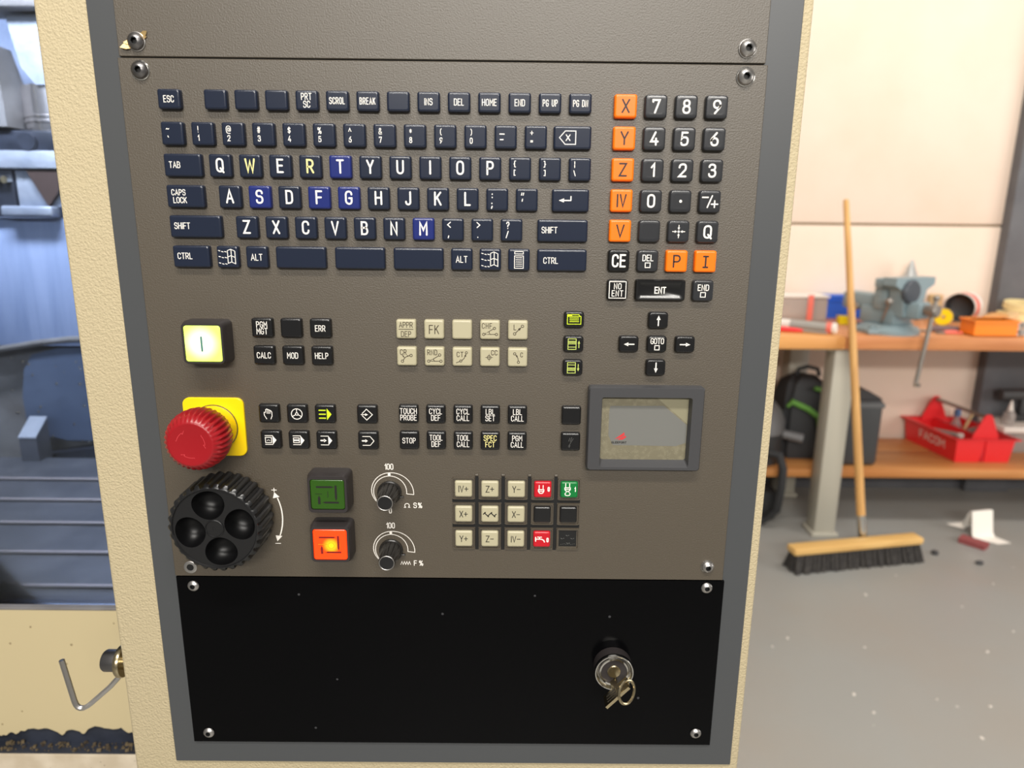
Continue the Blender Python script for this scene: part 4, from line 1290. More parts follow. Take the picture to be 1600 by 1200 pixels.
# ------------------------------------------------------------------ black blank panel with key lock
bp_ = thing('blank_panel', K(-113, -399, 4), 'glossy black blank panel with a key lock, below the operating panel', 'panel')
obj('plate', MB().box(K(-315.0, -470.2, 4.05), K(89.2, -328.2, 6)), M['black_plate'], bp_)
for x, z in ((-302.7, -335.3), (76.4, -333.6), (-302.7, -461.8), (77.2, -459.2)):
    screw(bp_, x, z, 4.3, 3.6, M['steel'], 2.0)
lx, lz = 9.3, -398.0
lk = thing('key_lock', K(lx, lz, 3.6), None, None)
lk.parent = bp_
lk.location = K(lx, lz, 3.6) - WL[bp_]
lk['label'] = 'round chrome key lock with a black barrel'
o = K(lx, lz, 3.6)
obj('barrel', MB().lathe(o, (0, -1, 0), [(0, .0143), (.0085, .0143), (.0092, .0136)], 40), M['bezel'], lk, label='black barrel')
obj('lock_ring', MB().lathe(o, (0, -1, 0), [(.0085, .0146), (.0110, .0146), (.0116, .0142), (.0116, .0136), (.0100, .0126), (.0090, .0112), (.0104, .0110), (.0104, .0098), (.0060, .0088)], 48, False, False), M['chrome'], lk, label='polished chrome ring')
obj('recess', MB().lathe(o, (0, -1, 0), [(.0100, .0102), (.0072, .0092), (.0068, .0050)], 40, False, True), M['hole'], lk)
obj('lock_core', MB().lathe(o, (0, -1, 0), [(.0065, .0050), (.0098, .0050), (.0102, .0046)], 28), M['nickel'], lk, label='brassy lock core')
# the key left in the lock, with its ring
ky = thing('lock_key', K(8.5, -405, -6), 'small brassy key on a split ring, left in the lock of the black panel', 'key')
A, Bq = K(1.6, -413.6, 0), K(17.4, -396.6, 0)
d = (Bq - A).normalized()
nrm = d.cross(Vector((0, 1, 0))).normalized()
th = .0011


def kslab(m, t0, t1, y0, y1, th_=th):
    L = (Bq - A).length
    p = [A + d * L * t0 + Vector((0, y0, 0)), A + d * L * t1 + Vector((0, y0, 0)), A + d * L * t1 + Vector((0, y1, 0)), A + d * L * t0 + Vector((0, y1, 0))]
    m.prism([q - nrm * th_ for q in p], nrm * 2 * th_)
    return m


bow = MB()
kslab(bow, 0.0, 1.0, -.0145, -.0262)
obj('bow', bow, M['nickel'], ky)
bl_ = MB()
kslab(bl_, .36, .60, -.0040, -.0146, .0009)
obj('blade', bl_, M['nickel'], ky)
e = MB()
kslab(e, .12, .52, -.017, -.0178, th * 1.25)
kslab(e, .12, .52, -.0200, -.0207, th * 1.25)
kslab(e, .12, .52, -.0228, -.0234, th * 1.25)
obj('embossing', e, M['dark_steel'], ky)
obj('key_ring', MB().torus(K(16.4, -402.9, -22.5), (0.62, -0.75, 0.22), .0082, .0011, 36, 8), M['nickel'], ky, label='split key ring')

# ------------------------------------------------------------------ workbench against the back wall
M.update(
    top=wood_mat('beech_worktop', (226, 164, 96), (204, 138, 76), 0.4),
    top2=wood_mat('reddish_worktop', (218, 150, 98), (186, 116, 70), 0.4),
    shelf=wood_mat('pine_shelf', (212, 152, 92), (182, 118, 62), 0.45, scale=7),
    leg=mat('grey_green_leg', (186, 182, 168), 0.45),
    vise=mat('vise_blue_grey', (132, 150, 156), 0.4, bump=(60, 0.15, 0.002)),
    vise_dark=mat('vise_dark', (66, 72, 80), 0.45),
    iron=mat('bare_iron', (150, 144, 138), 0.35, 0.8),
    broom=wood_mat('broom_wood', (232, 190, 120), (214, 168, 98), 0.5, 'X', 14),
    stick=wood_mat('broom_stick', (226, 176, 108), (198, 148, 88), 0.5, 'Z', 18),
    bristle=mat('bristles', (44, 42, 42), 0.8, var=(130, (74, 70, 66), 0.4, 0.7)),
    bag=mat('bag_black', (44, 45, 47), 0.7, bump=(120, 0.2, 0.002)),
    bag_green=mat('bag_green', (96, 150, 60), 0.6),
    case=mat('case_charcoal', (62, 63, 65), 0.5),
    case_band=mat('case_band', (96, 97, 98), 0.5),
    vac=mat('vac_grey', (118, 118, 120), 0.45),
    tote=mat('tote_red', (236, 44, 48), 0.35),
    tote_dark=mat('tote_inside', (206, 30, 42), 0.4),
    paper=mat('white_paper', (240, 235, 226), 0.7),
    pad_red=mat('scouring_pad', (150, 78, 78), 0.9, bump=(300, 0.5, 0.002)),
    blue=mat('bin_blue', (36, 96, 205), 0.35),
    clear=glass_mat('clear_plastic', (240, 238, 236), haze=0.30, haze_rgb=(225, 215, 210)),
    coral=mat('coral_plastic', (236, 120, 104), 0.5),
    white_p=mat('white_plastic', (232, 226, 218), 0.45),
    grey_p=mat('grey_plastic', (160, 158, 152), 0.45),
    orange_p=mat('orange_bin', (250, 136, 26), 0.35),
    tan=mat('tan', (214, 184, 136), 0.7),
    tape=mat('masking_tape', (234, 216, 160), 0.6),
    purple=mat('mauve_grey', (120, 102, 104), 0.5),
    brown=mat('brown_wood', (196, 142, 84), 0.5),
    blue_rag=mat('blue_cloth', (90, 120, 165), 0.8),
)
wbch = thing('workbench', (1.9, 2.74, 0), 'heavy wooden workbench on pale steel legs along the back wall', 'workbench')
obj('worktop', MB().box((0.2, 2.43, 0.865), (1.335, 3.06, 0.92), 0.004), M['top'], wbch)
obj('worktop', MB().box((1.337, 2.43, 0.865), (3.6, 3.06, 0.92), 0.004), M['top2'], wbch)
for lx_, ly_ in ((1.312, 2.465), (1.312, 2.93), (3.1, 2.465), (3.1, 2.93), (0.3, 2.465), (0.3, 2.93)):
    L = obj('leg', MB().box((lx_, ly_, 0.02), (lx_ + .094, ly_ + .094, 0.862), 0.006), M['leg'], wbch)
    obj('foot', MB().box((lx_ - .012, ly_ - .012, 0), (lx_ + .106, ly_ + .106, 0.02), 0.004), M['leg'], L)
    obj('flange', MB().box((lx_ - .08, ly_ + .01, 0.85), (lx_ + .094, ly_ + .085, 0.866), 0.003), M['leg'], L)
for lx_ in (0.3, 1.312, 3.1):
    obj('rail', MB().box((lx_ + .02, 2.56, .215), (lx_ + .075, 2.93, .255), 0.003), M['leg'], wbch)
obj('shelf_board', MB().box((0.2, 2.575, 0.242), (3.6, 2.862, 0.28), 0.003), M['shelf'], wbch)
obj('shelf_board', MB().box((0.2, 2.866, 0.242), (3.6, 3.06, 0.28), 0.003), M['shelf'], wbch)

# ------------------------------------------------------------------ vise
vz = 0.92
vs = thing('bench_vise', (1.58, 2.57, vz), 'blue-grey bench vise with a long hanging lever bar, bolted on the workbench', 'vise')
a = Vector((0.42, -0.907, 0)).normalized()
bv = Vector((-a.y, a.x, 0))
bc = Vector((1.575, 2.575, vz))


def vp(u, v, z):
    return bc + a * u + bv * v + Vector((0, 0, z))


def vbox(m, u0, u1, v0, v1, z0, z1, r=0.006):
    R_ = Matrix((a, bv, (0, 0, 1))).transposed()
    mid = vp((u0 + u1) / 2, (v0 + v1) / 2, (z0 + z1) / 2)
    h = Vector(((u1 - u0) / 2, (v1 - v0) / 2, (z1 - z0) / 2))
    m.box(mid - h, mid + h, r, 2, rot=R_)
    return m


base = MB().lathe(bc, (0, 0, 1), [(0, .128), (.016, .128), (.022, .118), (.034, .098), (.040, .09)], 40)
obj('swivel_base', base, M['vise'], vs)
for sgn in (-1, 1):
    lug = MB()
    lug.box(vp(.02, sgn * .115, .0) - Vector((.03, .03, 0)), vp(.02, sgn * .115, .022) + Vector((.03, .03, 0)), 0.006)
    lug.cyl(vp(.02, sgn * .122, .02), vp(.02, sgn * .122, .036), .012, n=6)
    obj('base_lug', lug, M['vise'], vs)
bd = MB()
vbox(bd, -.10, .07, -.062, .062, .036, .11, .014)
vbox(bd, -.21, .03, -.045, .045, .085, .16, .012)
vbox(bd, -.03, .035, -.075, .075, .10, .20, .014)
obj('fixed_body', bd, M['vise'], vs)
jw = MB()
vbox(jw, -.012, .030, -.10, .10, .195, .236, .008)
obj('fixed_jaw', jw, M['vise'], vs)
mj = MB()
vbox(mj, .050, .165, -.040, .040, .075, .145, .012)
mj.prism([vp(.045, -.055, .08), vp(.045, .055, .08), vp(.045, .075, .19), vp(.045, .12, .212), vp(.045, .12, .243), vp(.045, -.12, .243), vp(.045, -.12, .212), vp(.045, -.075, .19)], a * .062)
obj('moving_jaw', mj, M['vise'], vs)
obj('jaw_boss', MB().lathe(vp(.105, -.03, .185), a, [(0, .05), (.012, .05), (.02, .042)], 28), M['vise_dark'], vs, label='dark round boss on the jaw front')
obj('side_bolt', MB().lathe(vp(-.13, -.046, .10), -bv, [(0, .019), (.008, .019), (.012, .014)], 20), M['iron'], vs)
sc = MB().lathe(vp(.155, 0, .115), a, [(0, .022), (.03, .022), (.034, .027), (.06, .027), (.066, .02)], 24)
obj('screw_head', sc, M['iron'], vs)
obj('swivel_handle', MB().cyl(vp(.03, -.075, .05), vp(.075, -.105, .14), .006).ball(vp(.075, -.105, .145), .016), M['iron'], vs)
pc = vp(.200, 0, .115)
lv = MB().tube([pc + Vector((.006, .001, .05)), pc, pc + Vector((-.036, -.012, -.30))], .0085, 10)
lo = obj('lever_bar', lv, M['iron'], vs, label='long steel lever bar')
obj('lever_end', MB().lathe(pc + Vector((-.040, -.030, -.295)), (-.13, -.10, -1), [(0, .0085), (.004, .0135), (.012, .0135), (.016, .010)], 16), M['chrome'], lo)
obj('lever_end', MB().ball(pc + Vector((.006, .001, .052)), .0135), M['iron'], lo)

# ------------------------------------------------------------------ things on the worktop, left to right
def hollow(m, lo, hi, t, fl=0.004):
    x0, y0, z0 = lo
    x1, y1, z1 = hi
    m.box((x0, y0, z0), (x1, y1, z0 + fl))
    m.box((x0, y0, z0), (x1, y0 + t, z1))
    m.box((x0, y1 - t, z0), (x1, y1, z1))
    m.box((x0, y0 + t, z0), (x0 + t, y1 - t, z1))
    m.box((x1 - t, y0 + t, z0), (x1, y1 - t, z1))
    return m


t = thing('parts_box', (1.33, 2.90, .92), 'clear plastic parts box with a coral strip, standing left of the blue bin', 'box')
obj('tub', MB().box((1.13, 2.83, .921), (1.425, 2.98, 1.035), .012, 3), M['clear'], t)
obj('lid', MB().box((1.125, 2.825, 1.036), (1.43, 2.985, 1.046), .004), M['white_p'], t)
obj('strip', MB().box((1.325, 2.822, .93), (1.352, 2.828, 1.05), .002), M['coral'], t)
t = thing('small_parts_bin', (1.58, 3.0, .92), 'bright blue plastic bin on the workbench behind the vise', 'bin')
mb = MB()
mb.loops([[(1.465 - e, 2.985 - e, z), (1.70 + e, 2.985 - e, z), (1.70 + e, 3.058, z), (1.465 - e, 3.058, z)] for e, z in ((0, .921), (0.004, .96), (.010, 1.03))])
obj('body', mb, M['blue'], t)
obj('rim', MB().box((1.45, 2.970, 1.022), (1.715, 3.058, 1.034), .003), M['blue'], t)
obj('groove', MB().box((1.458, 2.972, 1.004), (1.706, 2.984, 1.008), .001), M['blue'], t)
tag_ = MB()
tag_.prism([(1.462, 2.78, .921), (1.535, 2.77, .921), (1.515, 2.80, .955), (1.468, 2.80, .957)], (0, .03, 0))
props(obj('yellow_block', tag_, M['yellow'], at=(1.49, 2.79, .921)), 'small yellow block in front of the blue bin', 'block')
t = thing('cartridge', (1.24, 2.55, .92), 'white cartridge tube with an orange-rimmed end lying on the worktop edge', 'tube')
A_, B2 = Vector((1.02, 2.69, .944)), Vector((1.318, 2.49, .944))
dv = (B2 - A_).normalized()
obj('tube', MB().cyl(A_, B2 - dv * .04, .0225, n=24), M['grey_p'], t)
obj('sleeve', MB().cyl(A_, A_ + dv * .17, .0232, n=24), M['white_p'], t)
obj('end_ring', MB().lathe(B2 - dv * .04, dv, [(0, .0235), (.022, .0235)], 24), M['coral'], t)
obj('end_cap', MB().lathe(B2 - dv * .018, dv, [(0, .0238), (.014, .0238), (.018, .018), (.010, .012)], 24), M['white_p'], t)
t = thing('screwdriver', (1.2, 2.5, .92), 'red-handled tool lying in front of the white cartridge tube', 'tool')
obj('handle', MB().tube([(1.02, 2.585, .932), (1.05, 2.572, .932), (1.11, 2.548, .932), (1.16, 2.527, .931), (1.185, 2.516, .930)], [.009, .0115, .011, .009, .006]), M['tote'], t)
obj('shaft', MB().tube([(1.185, 2.516, .930), (1.275, 2.478, .926)], .0045), M['iron'], t)
props(obj('black_knob', MB().lathe((1.50, 2.66, .921), (0, 0, 1), [(0, .02), (.012, .022), (.02, .016), (.026, .017)], 20), M['case'], at=(1.50, 2.66, .92)), 'small black knob left of the vise base', 'knob')
t = thing('oil_can', (1.905, 3.03, .92), 'pale cone-topped can showing above the vise jaw', 'can')
obj('can_body', MB().lathe((1.885, 3.0, .921), (0, 0, 1), [(0, .062), (.12, .062), (.13, .06)], 32), M['iron'], t)
obj('cone', MB().lathe((1.885, 3.0, 1.051), (0, 0, 1), [(0, .058), (.06, .042), (.12, .018), (.15, .008), (.158, .004)], 32), mat('pale_metal', (200, 202, 200), 0.3, 0.6), t)


def roll(name, c, ax, r, w, ri, m, label, cat, core=None):
    o_ = Vector(c)
    q = thing(name, (c[0], c[1], .92), label, cat)
    ax = Vector(ax).normalized()
    obj('roll', MB().lathe(o_, ax, [(0, r), (w, r), (w, ri), (0, ri), (0, r)], 36, False, False), M[m], q)
    if core:
        obj('core', MB().lathe(o_ - ax * .001, ax, [(0, ri * 1.02), (0, ri * .25), (w * .5, ri * .25), (w * .5, ri * 1.02)], 36, False, False), M[core], q)
    return q


roll('tape_measure', (1.915, 2.735, .965), (0.28, 1, 0), .041, .03, .037, 'purple', 'round tape reel with a bright yellow face, right of the vise', 'reel', 'yellow')
props(obj('tan_roll', MB().lathe((2.025, 3.0, .921), (0, 0, 1), [(0, .034), (.034, .035), (.036, .033), (.070, .035), (.072, .033), (.117, .034), (.12, .026)], 28), M['tan'], at=(2.025, 3.0, .92)), 'tan ridged roll standing behind the yellow-faced reel', 'roll')
t = thing('paper_reel', (2.15, 2.95, .92), 'white reel lying on its side with a dark hollow and orange label', 'reel')
ax = Vector((.75, .66, 0)).normalized()
c0 = Vector((2.085, 2.90, .988))
obj('shell', MB().lathe(c0, ax, [(0, .068), (.12, .068), (.12, .05), (0.10, .05)], 36, False, True), M['white_p'], t)
obj('hollow_end', MB().lathe(c0 - ax * .0005, ax, [(0, .060), (.05, .052), (.06, .02)], 36, False, True), M['case'], t)
lb = MB().lathe(c0 + ax * .025, ax, [(0, .0686), (.05, .0686)], 36, False, False)
obj('label_band', lb, M['coral'], t)
t = thing('hand_brush', (2.2, 2.86, .92), 'tan wooden hand brush lying beside the white reel', 'brush')
obj('brush_body', MB().ball((2.205, 2.80, .952), .032, (2.2, .9, .9)), M['brown'], t)
obj('bristles', MB().loops([[(2.24, 2.78, .925), (2.24, 2.825, .925), (2.24, 2.825, .965), (2.24, 2.78, .965)], [(2.288, 2.775, .921), (2.288, 2.83, .921), (2.288, 2.83, .985), (2.288, 2.775, .985)]]), M['tan'], t)
for i, (x, z) in enumerate(((2.375, .921), (2.39, .984))):
    q = roll('tape_roll', (x, 2.90, z), (0, 0.0 if i == 0 else -.12, 1), .088 if i == 0 else .08, .048 if i == 0 else .032, .062, 'tape', ('lower, wider' if i == 0 else 'upper, tilted') + ' cream tape roll at the right end of the bench', 'tape')
    q['group'] = 'stacked cream tape rolls'
t = thing('orange_bin', (1.97, 2.51, .92), 'orange open-topped plastic bin at the front edge of the bench', 'bin')
ob2 = hollow(MB(), (1.884, 2.462, .921), (2.067, 2.56, .985), .004)
obj('body', ob2, M['orange_p'], t)
obj('rim', hollow(MB(), (1.879, 2.457, .981), (2.072, 2.565, .990), .009, .0), M['orange_p'], t)
t = thing('flat_file', (1.87, 2.6, .92), 'mauve-grey flat file lying between the vise and the orange bin', 'file')
A_, B2 = Vector((1.775, 2.60, .926)), Vector((1.925, 2.585, .926))
obj('handle', MB().tube([A_ + (B2 - A_) * s + Vector((0, 0, .006)) for s in (0, .3, .7, 1)], [.012, .014, .013, .008]), M['purple'], t)
obj('blade', MB().box((1.70, 2.575, .921), (1.785, 2.605, .927), .001), M['iron'], t)
t = thing('red_pliers', (1.86, 2.53, .92), 'small pliers with red grips beside the orange bin', 'pliers')
obj('grip', MB().tube([(1.80, 2.52, .927), (1.835, 2.512, .929), (1.868, 2.515, .927)], .006), M['coral'], t)
obj('grip', MB().tube([(1.80, 2.535, .927), (1.84, 2.548, .929), (1.868, 2.552, .927)], .006), M['coral'], t)
obj('jaws', MB().box((1.765, 2.518, .922), (1.803, 2.537, .930), .003), M['iron'], t)
for i in range(4):
    x = 2.085 + (i % 2) * .022
    z = .921 + (i // 2) * .03
    nut = MB().lathe((x + (.006 if i > 1 else 0), 2.50, z + .015), (.2, -1, .1), [(0, .0145), (.016, .0145), (.016, .007), (0, .007), (0, .0145)], 6, False, False)
    props(obj('hex_nut', nut, M['iron'], at=(x, 2.5, z)), 'loose bare steel hex nut right of the orange bin', 'nut', 'steel nuts beside the orange bin')

# ------------------------------------------------------------------ under the bench
props(obj('dark_board', MB().box((1.13, 2.96, .281), (1.235, 2.985, .86), .002), M['pillar'], at=(1.18, 2.97, .28)), 'dark grey board standing upright under the left of the bench', 'board')
t = thing('tool_bag', (1.32, 2.82, .28), 'black tool bag with bright green trim, under the bench left of the leg', 'bag')
ring_ = lambda e, z, w=0: [(1.235 - e, 2.72 - e, z), (1.43 + e, 2.72 - e, z), (1.43 + e, 2.90 + e, z), (1.235 - e, 2.90 + e, z)]
mb = MB().loops([ring_(0, .281), ring_(.008, .32), ring_(.004, .58), ring_(-.012, .645), ring_(-.04, .672)])
bmesh.ops.bevel(mb.bm, geom=[e for e in mb.bm.edges if abs((e.verts[0].co - e.verts[1].co).normalized().z) > .5], offset=.025, segments=3, affect='EDGES')
obj('body', mb, M['bag'], t)
obj('top_handle', MB().tube([(1.30, 2.81, .668), (1.31, 2.81, .70), (1.35, 2.81, .712), (1.40, 2.81, .70), (1.41, 2.81, .668)], .010), M['bag'], t)
obj('green_trim', MB().tube([(1.232, 2.708, .54), (1.25, 2.706, .565), (1.33, 2.706, .53), (1.385, 2.706, .49), (1.395, 2.706, .43), (1.392, 2.706, .36)], [.008, .014, .014, .015, .012, .006]), M['bag_green'], t)
obj('green_trim', MB().tube([(1.35, 2.708, .63), (1.40, 2.708, .618), (1.425, 2.708, .616)], .010), M['bag_green'], t)
t = thing('hard_case', (1.53, 2.75, .28), 'charcoal hard case with a lighter band, under the bench right of the broom handle', 'case')
mb = MB().box((1.468, 2.62, .281), (1.64, 2.90, .60), .022, 3)
obj('shell', mb, M['case'], t)
obj('band', MB().box((1.466, 2.617, .560), (1.642, 2.903, .582), .004), M['case_band'], t)
mb = MB().loops([[(1.47, 2.63, .60), (1.635, 2.63, .60), (1.635, 2.89, .60), (1.47, 2.89, .60)], [(1.48, 2.66, .640), (1.58, 2.66, .632), (1.58, 2.87, .632), (1.48, 2.87, .640)]])
obj('lid', mb, M['case'], t)
obj('case_handle', MB().tube([(1.485, 2.70, .63), (1.488, 2.70, .665), (1.505, 2.70, .672), (1.525, 2.70, .655), (1.535, 2.70, .632)], .011), M['bag'], t)
t = thing('vacuum_cleaner', (1.10, 2.75, .28), 'grey domed vacuum cleaner with a black hose, partly hidden by the console edge', 'vacuum')
obj('dome', MB().lathe((1.09, 2.72, .43), (0, 0, 1), [(0, .135), (.05, .134), (.10, .115), (.14, .08), (.16, .03)], 32), M['vac'], t)
obj('tank', MB().lathe((1.09, 2.72, .281), (0, 0, 1), [(0, .12), (.06, .125), (.149, .13)], 32), M['case'], t)
obj('spout', MB().cyl((1.20, 2.70, .415), (1.30, 2.66, .40), .022), M['vac'], t)
obj('hose', MB().tube([(1.10, 2.58, .36), (1.15, 2.535, .36), (1.165, 2.52, .30), (1.165, 2.52, .20), (1.16, 2.53, .10), (1.12, 2.57, .03), (0.95, 2.62, .022), (0.7, 2.60, .022)], .019, 10), M['bag'], t)
obj('floor_tool', MB().box((.95, 2.62, .005), (1.20, 2.80, .15), .02), M['bag'], t)  # plain dark block on the floor, added to the vacuum's parts

# red tote tray
tt = thing('tool_tote', (2.16, 2.83, .28), 'red two-compartment tool tote with peaked ends and a carrying bar, on the lower shelf', 'tote')
u = Vector((.987, .02, 0)).normalized()         # along the short end
w_ = Vector((-.06, 1, 0)).normalized()
oT = Vector((2.045, 2.69, .281))


def tp_(i, j, k):
    return oT + Vector((1, 0, 0)) * i + Vector((-.10, .995, 0)) * j + Vector((0, 0, k))


WD, LN, HT = .255, .36, .115
body = MB()
for i0, i1 in ((0, .115), (.139, .255)):
    o4 = lambda e, z: [tp_(i0 - e, -e, z), tp_(i1 + e, -e, z), tp_(i1 + e, LN + e, z), tp_(i0 - e, LN + e, z)]
    body.loops([o4(0, 0), o4(.010, HT), o4(.006, HT), o4(-.004, .006)], True, True)
obj('tub', body, M['tote'], tt)
rimm = MB()
o5 = lambda e, z: [tp_(-e, -e, z), tp_(WD + e, -e, z), tp_(WD + e, LN + e, z), tp_(-e, LN + e, z)]
rimm.loops([o5(.008, HT - .004), o5(.026, HT - .002), o5(.026, HT + .004), o5(.008, HT + .004)], False, False)
obj('rim', rimm, M['tote'], tt)
for j in (0, LN):
    pk_ = [tp_(.062, j, HT - .01), tp_(.193, j, HT - .01), tp_(.185, j, HT + .02), tp_(.148, j, HT + .105), tp_(.138, j, HT + .118), tp_(.118, j, HT + .118), tp_(.108, j, HT + .105), tp_(.07, j, HT + .02)]
    obj('end_peak', MB().prism(pk_, (0, .006 if j == 0 else -.006, 0)), M['tote'], tt)
obj('divider', MB().prism([tp_(.122, 0, HT + .004), tp_(.133, 0, HT + .004), tp_(.133, 0, .0), tp_(.122, 0, .0)], tp_(0, LN, 0) - tp_(0, 0, 0)), M['tote_dark'], tt)
obj('carry_bar', MB().cyl(tp_(.128, .002, HT + .102), tp_(.128, LN - .002, HT + .102), .009, n=12), M['iron'], tt)
# pale lettering on the long side
kk = Ink().text('FACOM', 0, 0, .038, .0055, 1.2, gap=.3)
me = bpy.data.meshes.new('lettering')
sd = (tp_(-.0072, 0, 0) - tp_(-.0072, 1, 0)).normalized()
ctr = tp_(-.0078, .16, .066)
tilt = Vector((-.087, 0, 1)).normalized()
me.from_pydata([tuple(ctr + sd * p[0] + tilt * p[1] + Vector((-.0012, 0, 0)) - WL[tt]) for p in kk.v], [], kk.f)
me.materials.append(M['white_p'])
lo = bpy.data.objects.new('lettering', me)
lo.parent = tt
C.objects.link(lo)
lo['label'] = 'pale lettering along the side'
# contents of the tote
t = thing('marker_pen', tp_(.055, .15, .02), 'white-capped tube lying in the near side compartment of the red tote', 'pen')
obj('body', MB().cyl(tp_(.03, .27, .085), tp_(.07, .09, .105), .011), M['grey_p'], t)
obj('cap', MB().lathe(tp_(.07, .09, .105), tp_(.04, -.18, .02) - tp_(0, 0, 0), [(0, .013), (.016, .013), (.02, .008)], 16), M['white_p'], t)
t = thing('spray_bottle', tp_(.19, .28, .006), 'small blue-topped bottle standing in the red tote', 'bottle')
obj('body', MB().lathe(tp_(.19, .28, .008), (0, 0, 1), [(0, .026), (.09, .026), (.12, .014), (.14, .012)], 20), M['clear'], t)
obj('cap', MB().lathe(tp_(.19, .28, .150), (0, 0, 1), [(0, .016), (.03, .015), (.034, .010)], 20), M['blue_rag'], t)
mb = MB().ball(tp_(.19, .13, .085), .05, (.9, 1.5, .9), 14, 9)
random.seed(9)
for v in mb.bm.verts:
    v.co += Vector((random.uniform(-1, 1), random.uniform(-1, 1), random.uniform(-1, 1))) * .010
props(obj('plastic_bag', mb, M['clear'], at=tp_(.19, .13, .04)), 'crumpled clear plastic bag in the right compartment of the red tote', 'bag')
props(obj('wooden_peg', MB().box(tp_(.16, .17, .09), tp_(.172, .182, .19), .002, rot=Matrix.Rotation(.35, 3, 'Y')), M['tan'], at=tp_(.165, .175, .05)), 'pale wooden stick poking up in the red tote', 'stick')
t = thing('storage_box', (2.5, 2.92, .28), 'clear storage box with a white lid on the shelf, right of the red tote', 'box')
obj('tub', MB().loops([[(2.37 - e, 2.84 - e, z), (2.70 + e, 2.84 - e, z), (2.70 + e, 3.0 + e, z), (2.37 - e, 3.0 + e, z)] for e, z in ((0, .281), (.012, .385))]), M['clear'], t)
obj('lid', MB().box((2.35, 2.82, .386), (2.72, 3.02, .415), .006), M['white_p'], t)
t = thing('glue_bottle', (2.45, 2.90, .42), 'clear nozzle bottle standing on the white box lid', 'bottle')
obj('body', MB().lathe((2.40, 2.87, .4155), (0, 0, 1), [(0, .026), (.055, .026), (.072, .014)], 20), M['clear'], t)
obj('nozzle', MB().lathe((2.40, 2.87, .488), (0, 0, 1), [(0, .013), (.05, .004)], 14), M['white_p'], t)
t = thing('cordless_drill', (2.55, 2.92, .42), 'black power tool on the white box lid at the right frame edge', 'tool')
obj('body', MB().cyl((2.395, 2.955, .548), (2.60, 2.955, .552), .030), M['case'], t)
obj('grip', MB().box((2.50, 2.935, .43), (2.545, 2.975, .54), .01), M['case'], t)
obj('battery', MB().box((2.47, 2.92, .4155), (2.575, 2.99, .45), .006), M['bag'], t)

# ------------------------------------------------------------------ broom, paper, pad, scraps on the floor
br = thing('broom', (1.40, 2.22, 0), 'wide push broom with wooden head and dark bristles, its handle leaning on the bench', 'broom')
hl, hr = Vector((1.078, 2.150, .075)), Vector((1.665, 2.268, .075))
dx_ = (hr - hl).normalized()
dy_ = Vector((-dx_.y, dx_.x, 0))
R_ = Matrix((dx_, dy_, (0, 0, 1))).transposed()
mid = (hl + hr) / 2
Lh = (hr - hl).length / 2
obj('head', MB().box(mid - Vector((Lh, .032, .0)), mid + Vector((Lh, .032, .030)), .008, 2, rot=R_, about=mid), M['broom'], br)
bs = MB()
N = 30
for r_ in range(4):
    for i in range(N):
        c_ = mid + dx_ * (-Lh + .02 + (2 * Lh - .04) * i / (N - 1)) + dy_ * (-.022 + .0147 * r_)
        sp_ = dx_ * (.014 * (i / (N - 1) - .5) * 2 + random.uniform(-.006, .006)) + dy_ * (-.012 + .010 * r_ - .003 + random.uniform(-.004, .004))
        bs.loops([[Vector((c_.x, c_.y, .078)) + Vector((math.cos(q * PI / 3), math.sin(q * PI / 3), 0)) * .008 for q in range(6)],
                  [Vector((c_.x, c_.y, .002)) + sp_ + Vector((math.cos(q * PI / 3), math.sin(q * PI / 3), 0)) * .0125 for q in range(6)]])
obj('bristles', bs, M['bristle'], br, kind='stuff')
p0 = mid + Vector((0.015, .02, .028))
p1 = Vector((1.292, 2.49, 1.475))
dd = (p1 - p0).normalized()
p0 = Vector((1.428, 2.278, .10)) 
dd = (p1 - p0).normalized()
obj('socket', MB().cyl(p0 - dd * .02, p0 + dd * .085, .019, n=20), M['chrome'], br, label='metal socket')
obj('handle', MB().lathe(p0 + dd * .05, dd, [(0, .0175), (.4, .0172), (1.0, .0140), ((p1 - p0).length - .06, .0115), ((p1 - p0).length - .05, .008)], 18), M['stick'], br)

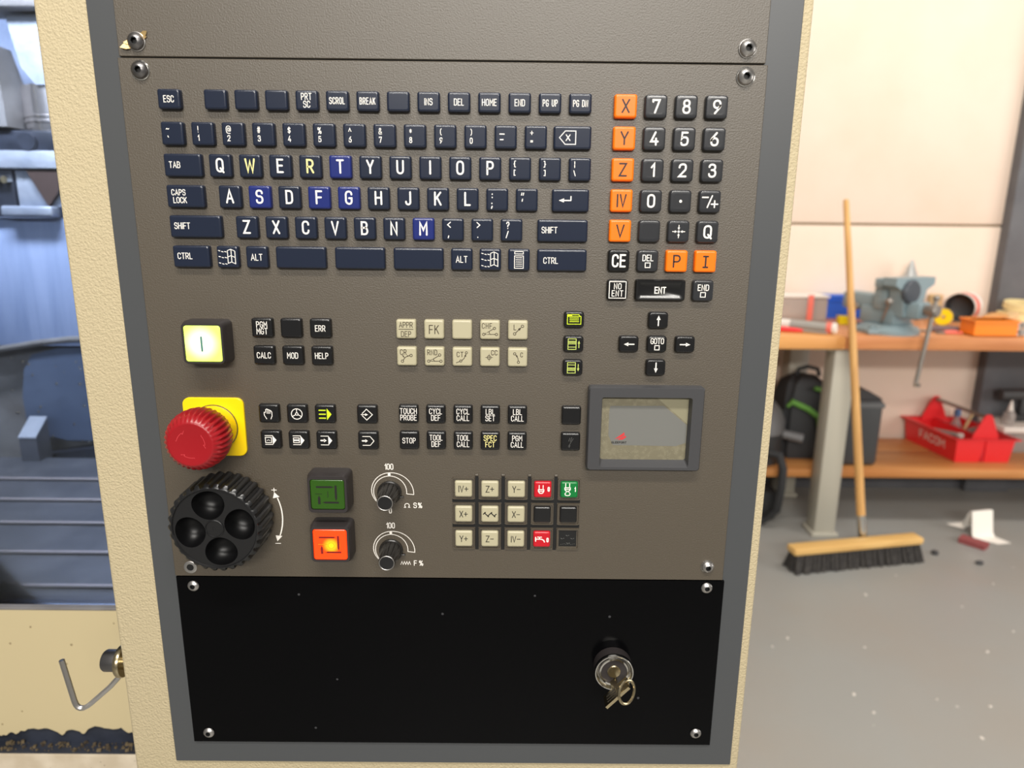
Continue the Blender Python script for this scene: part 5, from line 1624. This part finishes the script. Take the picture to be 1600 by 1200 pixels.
pp = MB()
left = [Vector(p) for p in ((1.998, 2.605, .004), (2.055, 2.580, .022), (2.035, 2.512, .108), (2.034, 2.498, .113), (2.025, 2.462, .020), (2.027, 2.450, .005), (2.100, 2.392, .003))]
right = [Vector(p) for p in ((2.002, 2.590, .004), (2.035, 2.535, .010), (2.128, 2.528, .112), (2.134, 2.508, .117), (2.130, 2.476, .020), (2.132, 2.464, .006), (2.168, 2.405, .003))]
ra = [[l, r, r + Vector((0, -.0012, .0012)), l + Vector((0, -.0012, .0012))] for l, r in zip(left, right)]
pp.loops(ra)
props(obj('folded_card', pp, M['paper'], at=(2.08, 2.50, 0), smooth=20), 'folded white card lying tented on the floor under the bench', 'card')
pd = MB().prism([(1.935, 2.415, .001), (2.000, 2.335, .001), (2.045, 2.370, .001), (1.978, 2.455, .001)], (0, 0, .022))
props(obj('scouring_pad', pd, M['pad_red'], at=(2.0, 2.41, 0), smooth=0), 'flat reddish-brown scouring pad on the floor beside the white card', 'pad')
props(obj('rubber_scrap', MB().ball((1.90, 2.212, .009), .016, (1.1, .7, .55), 10, 7), M['case'], at=(1.9, 2.212, 0)), 'small black rubber scrap alone on the floor in front of the pad', 'scrap')
props(obj('rubber_plug', MB().lathe((1.765, 2.30, 0.001), (0, 0, 1), [(0, .014), (.012, .014), (.016, .009)], 16), M['case'], at=(1.765, 2.3, 0)), 'small dark plug on the floor at the right end of the broom', 'plug')
chips = MB()
random.seed(21)
for x, y in [(0.82, 1.62), (0.89, 1.67), (1.13, 1.62), (1.30, 1.96), (1.0, 1.30), (1.22, 1.36), (1.36, 1.33), (1.53, 1.60), (1.70, 1.72), (1.58, 1.40), (1.25, 1.20), (1.4, 1.18), (1.5, 1.24), (.98, 1.38), (1.85, 2.05), (1.62, 1.88), (1.78, 1.55)]:
    r = .0025 + random.random() * .003
    chips.box((x - r, y - r * .7, 0.0005), (x + r, y + r * .7, .003), rot=Matrix.Rotation(random.random() * 3, 3, 'Z'))
props(obj('metal_chips', chips, M['white_p'], at=(1.2, 1.5, 0)), 'scattered tiny bright metal chips on the grey floor', 'chips', kind='stuff')
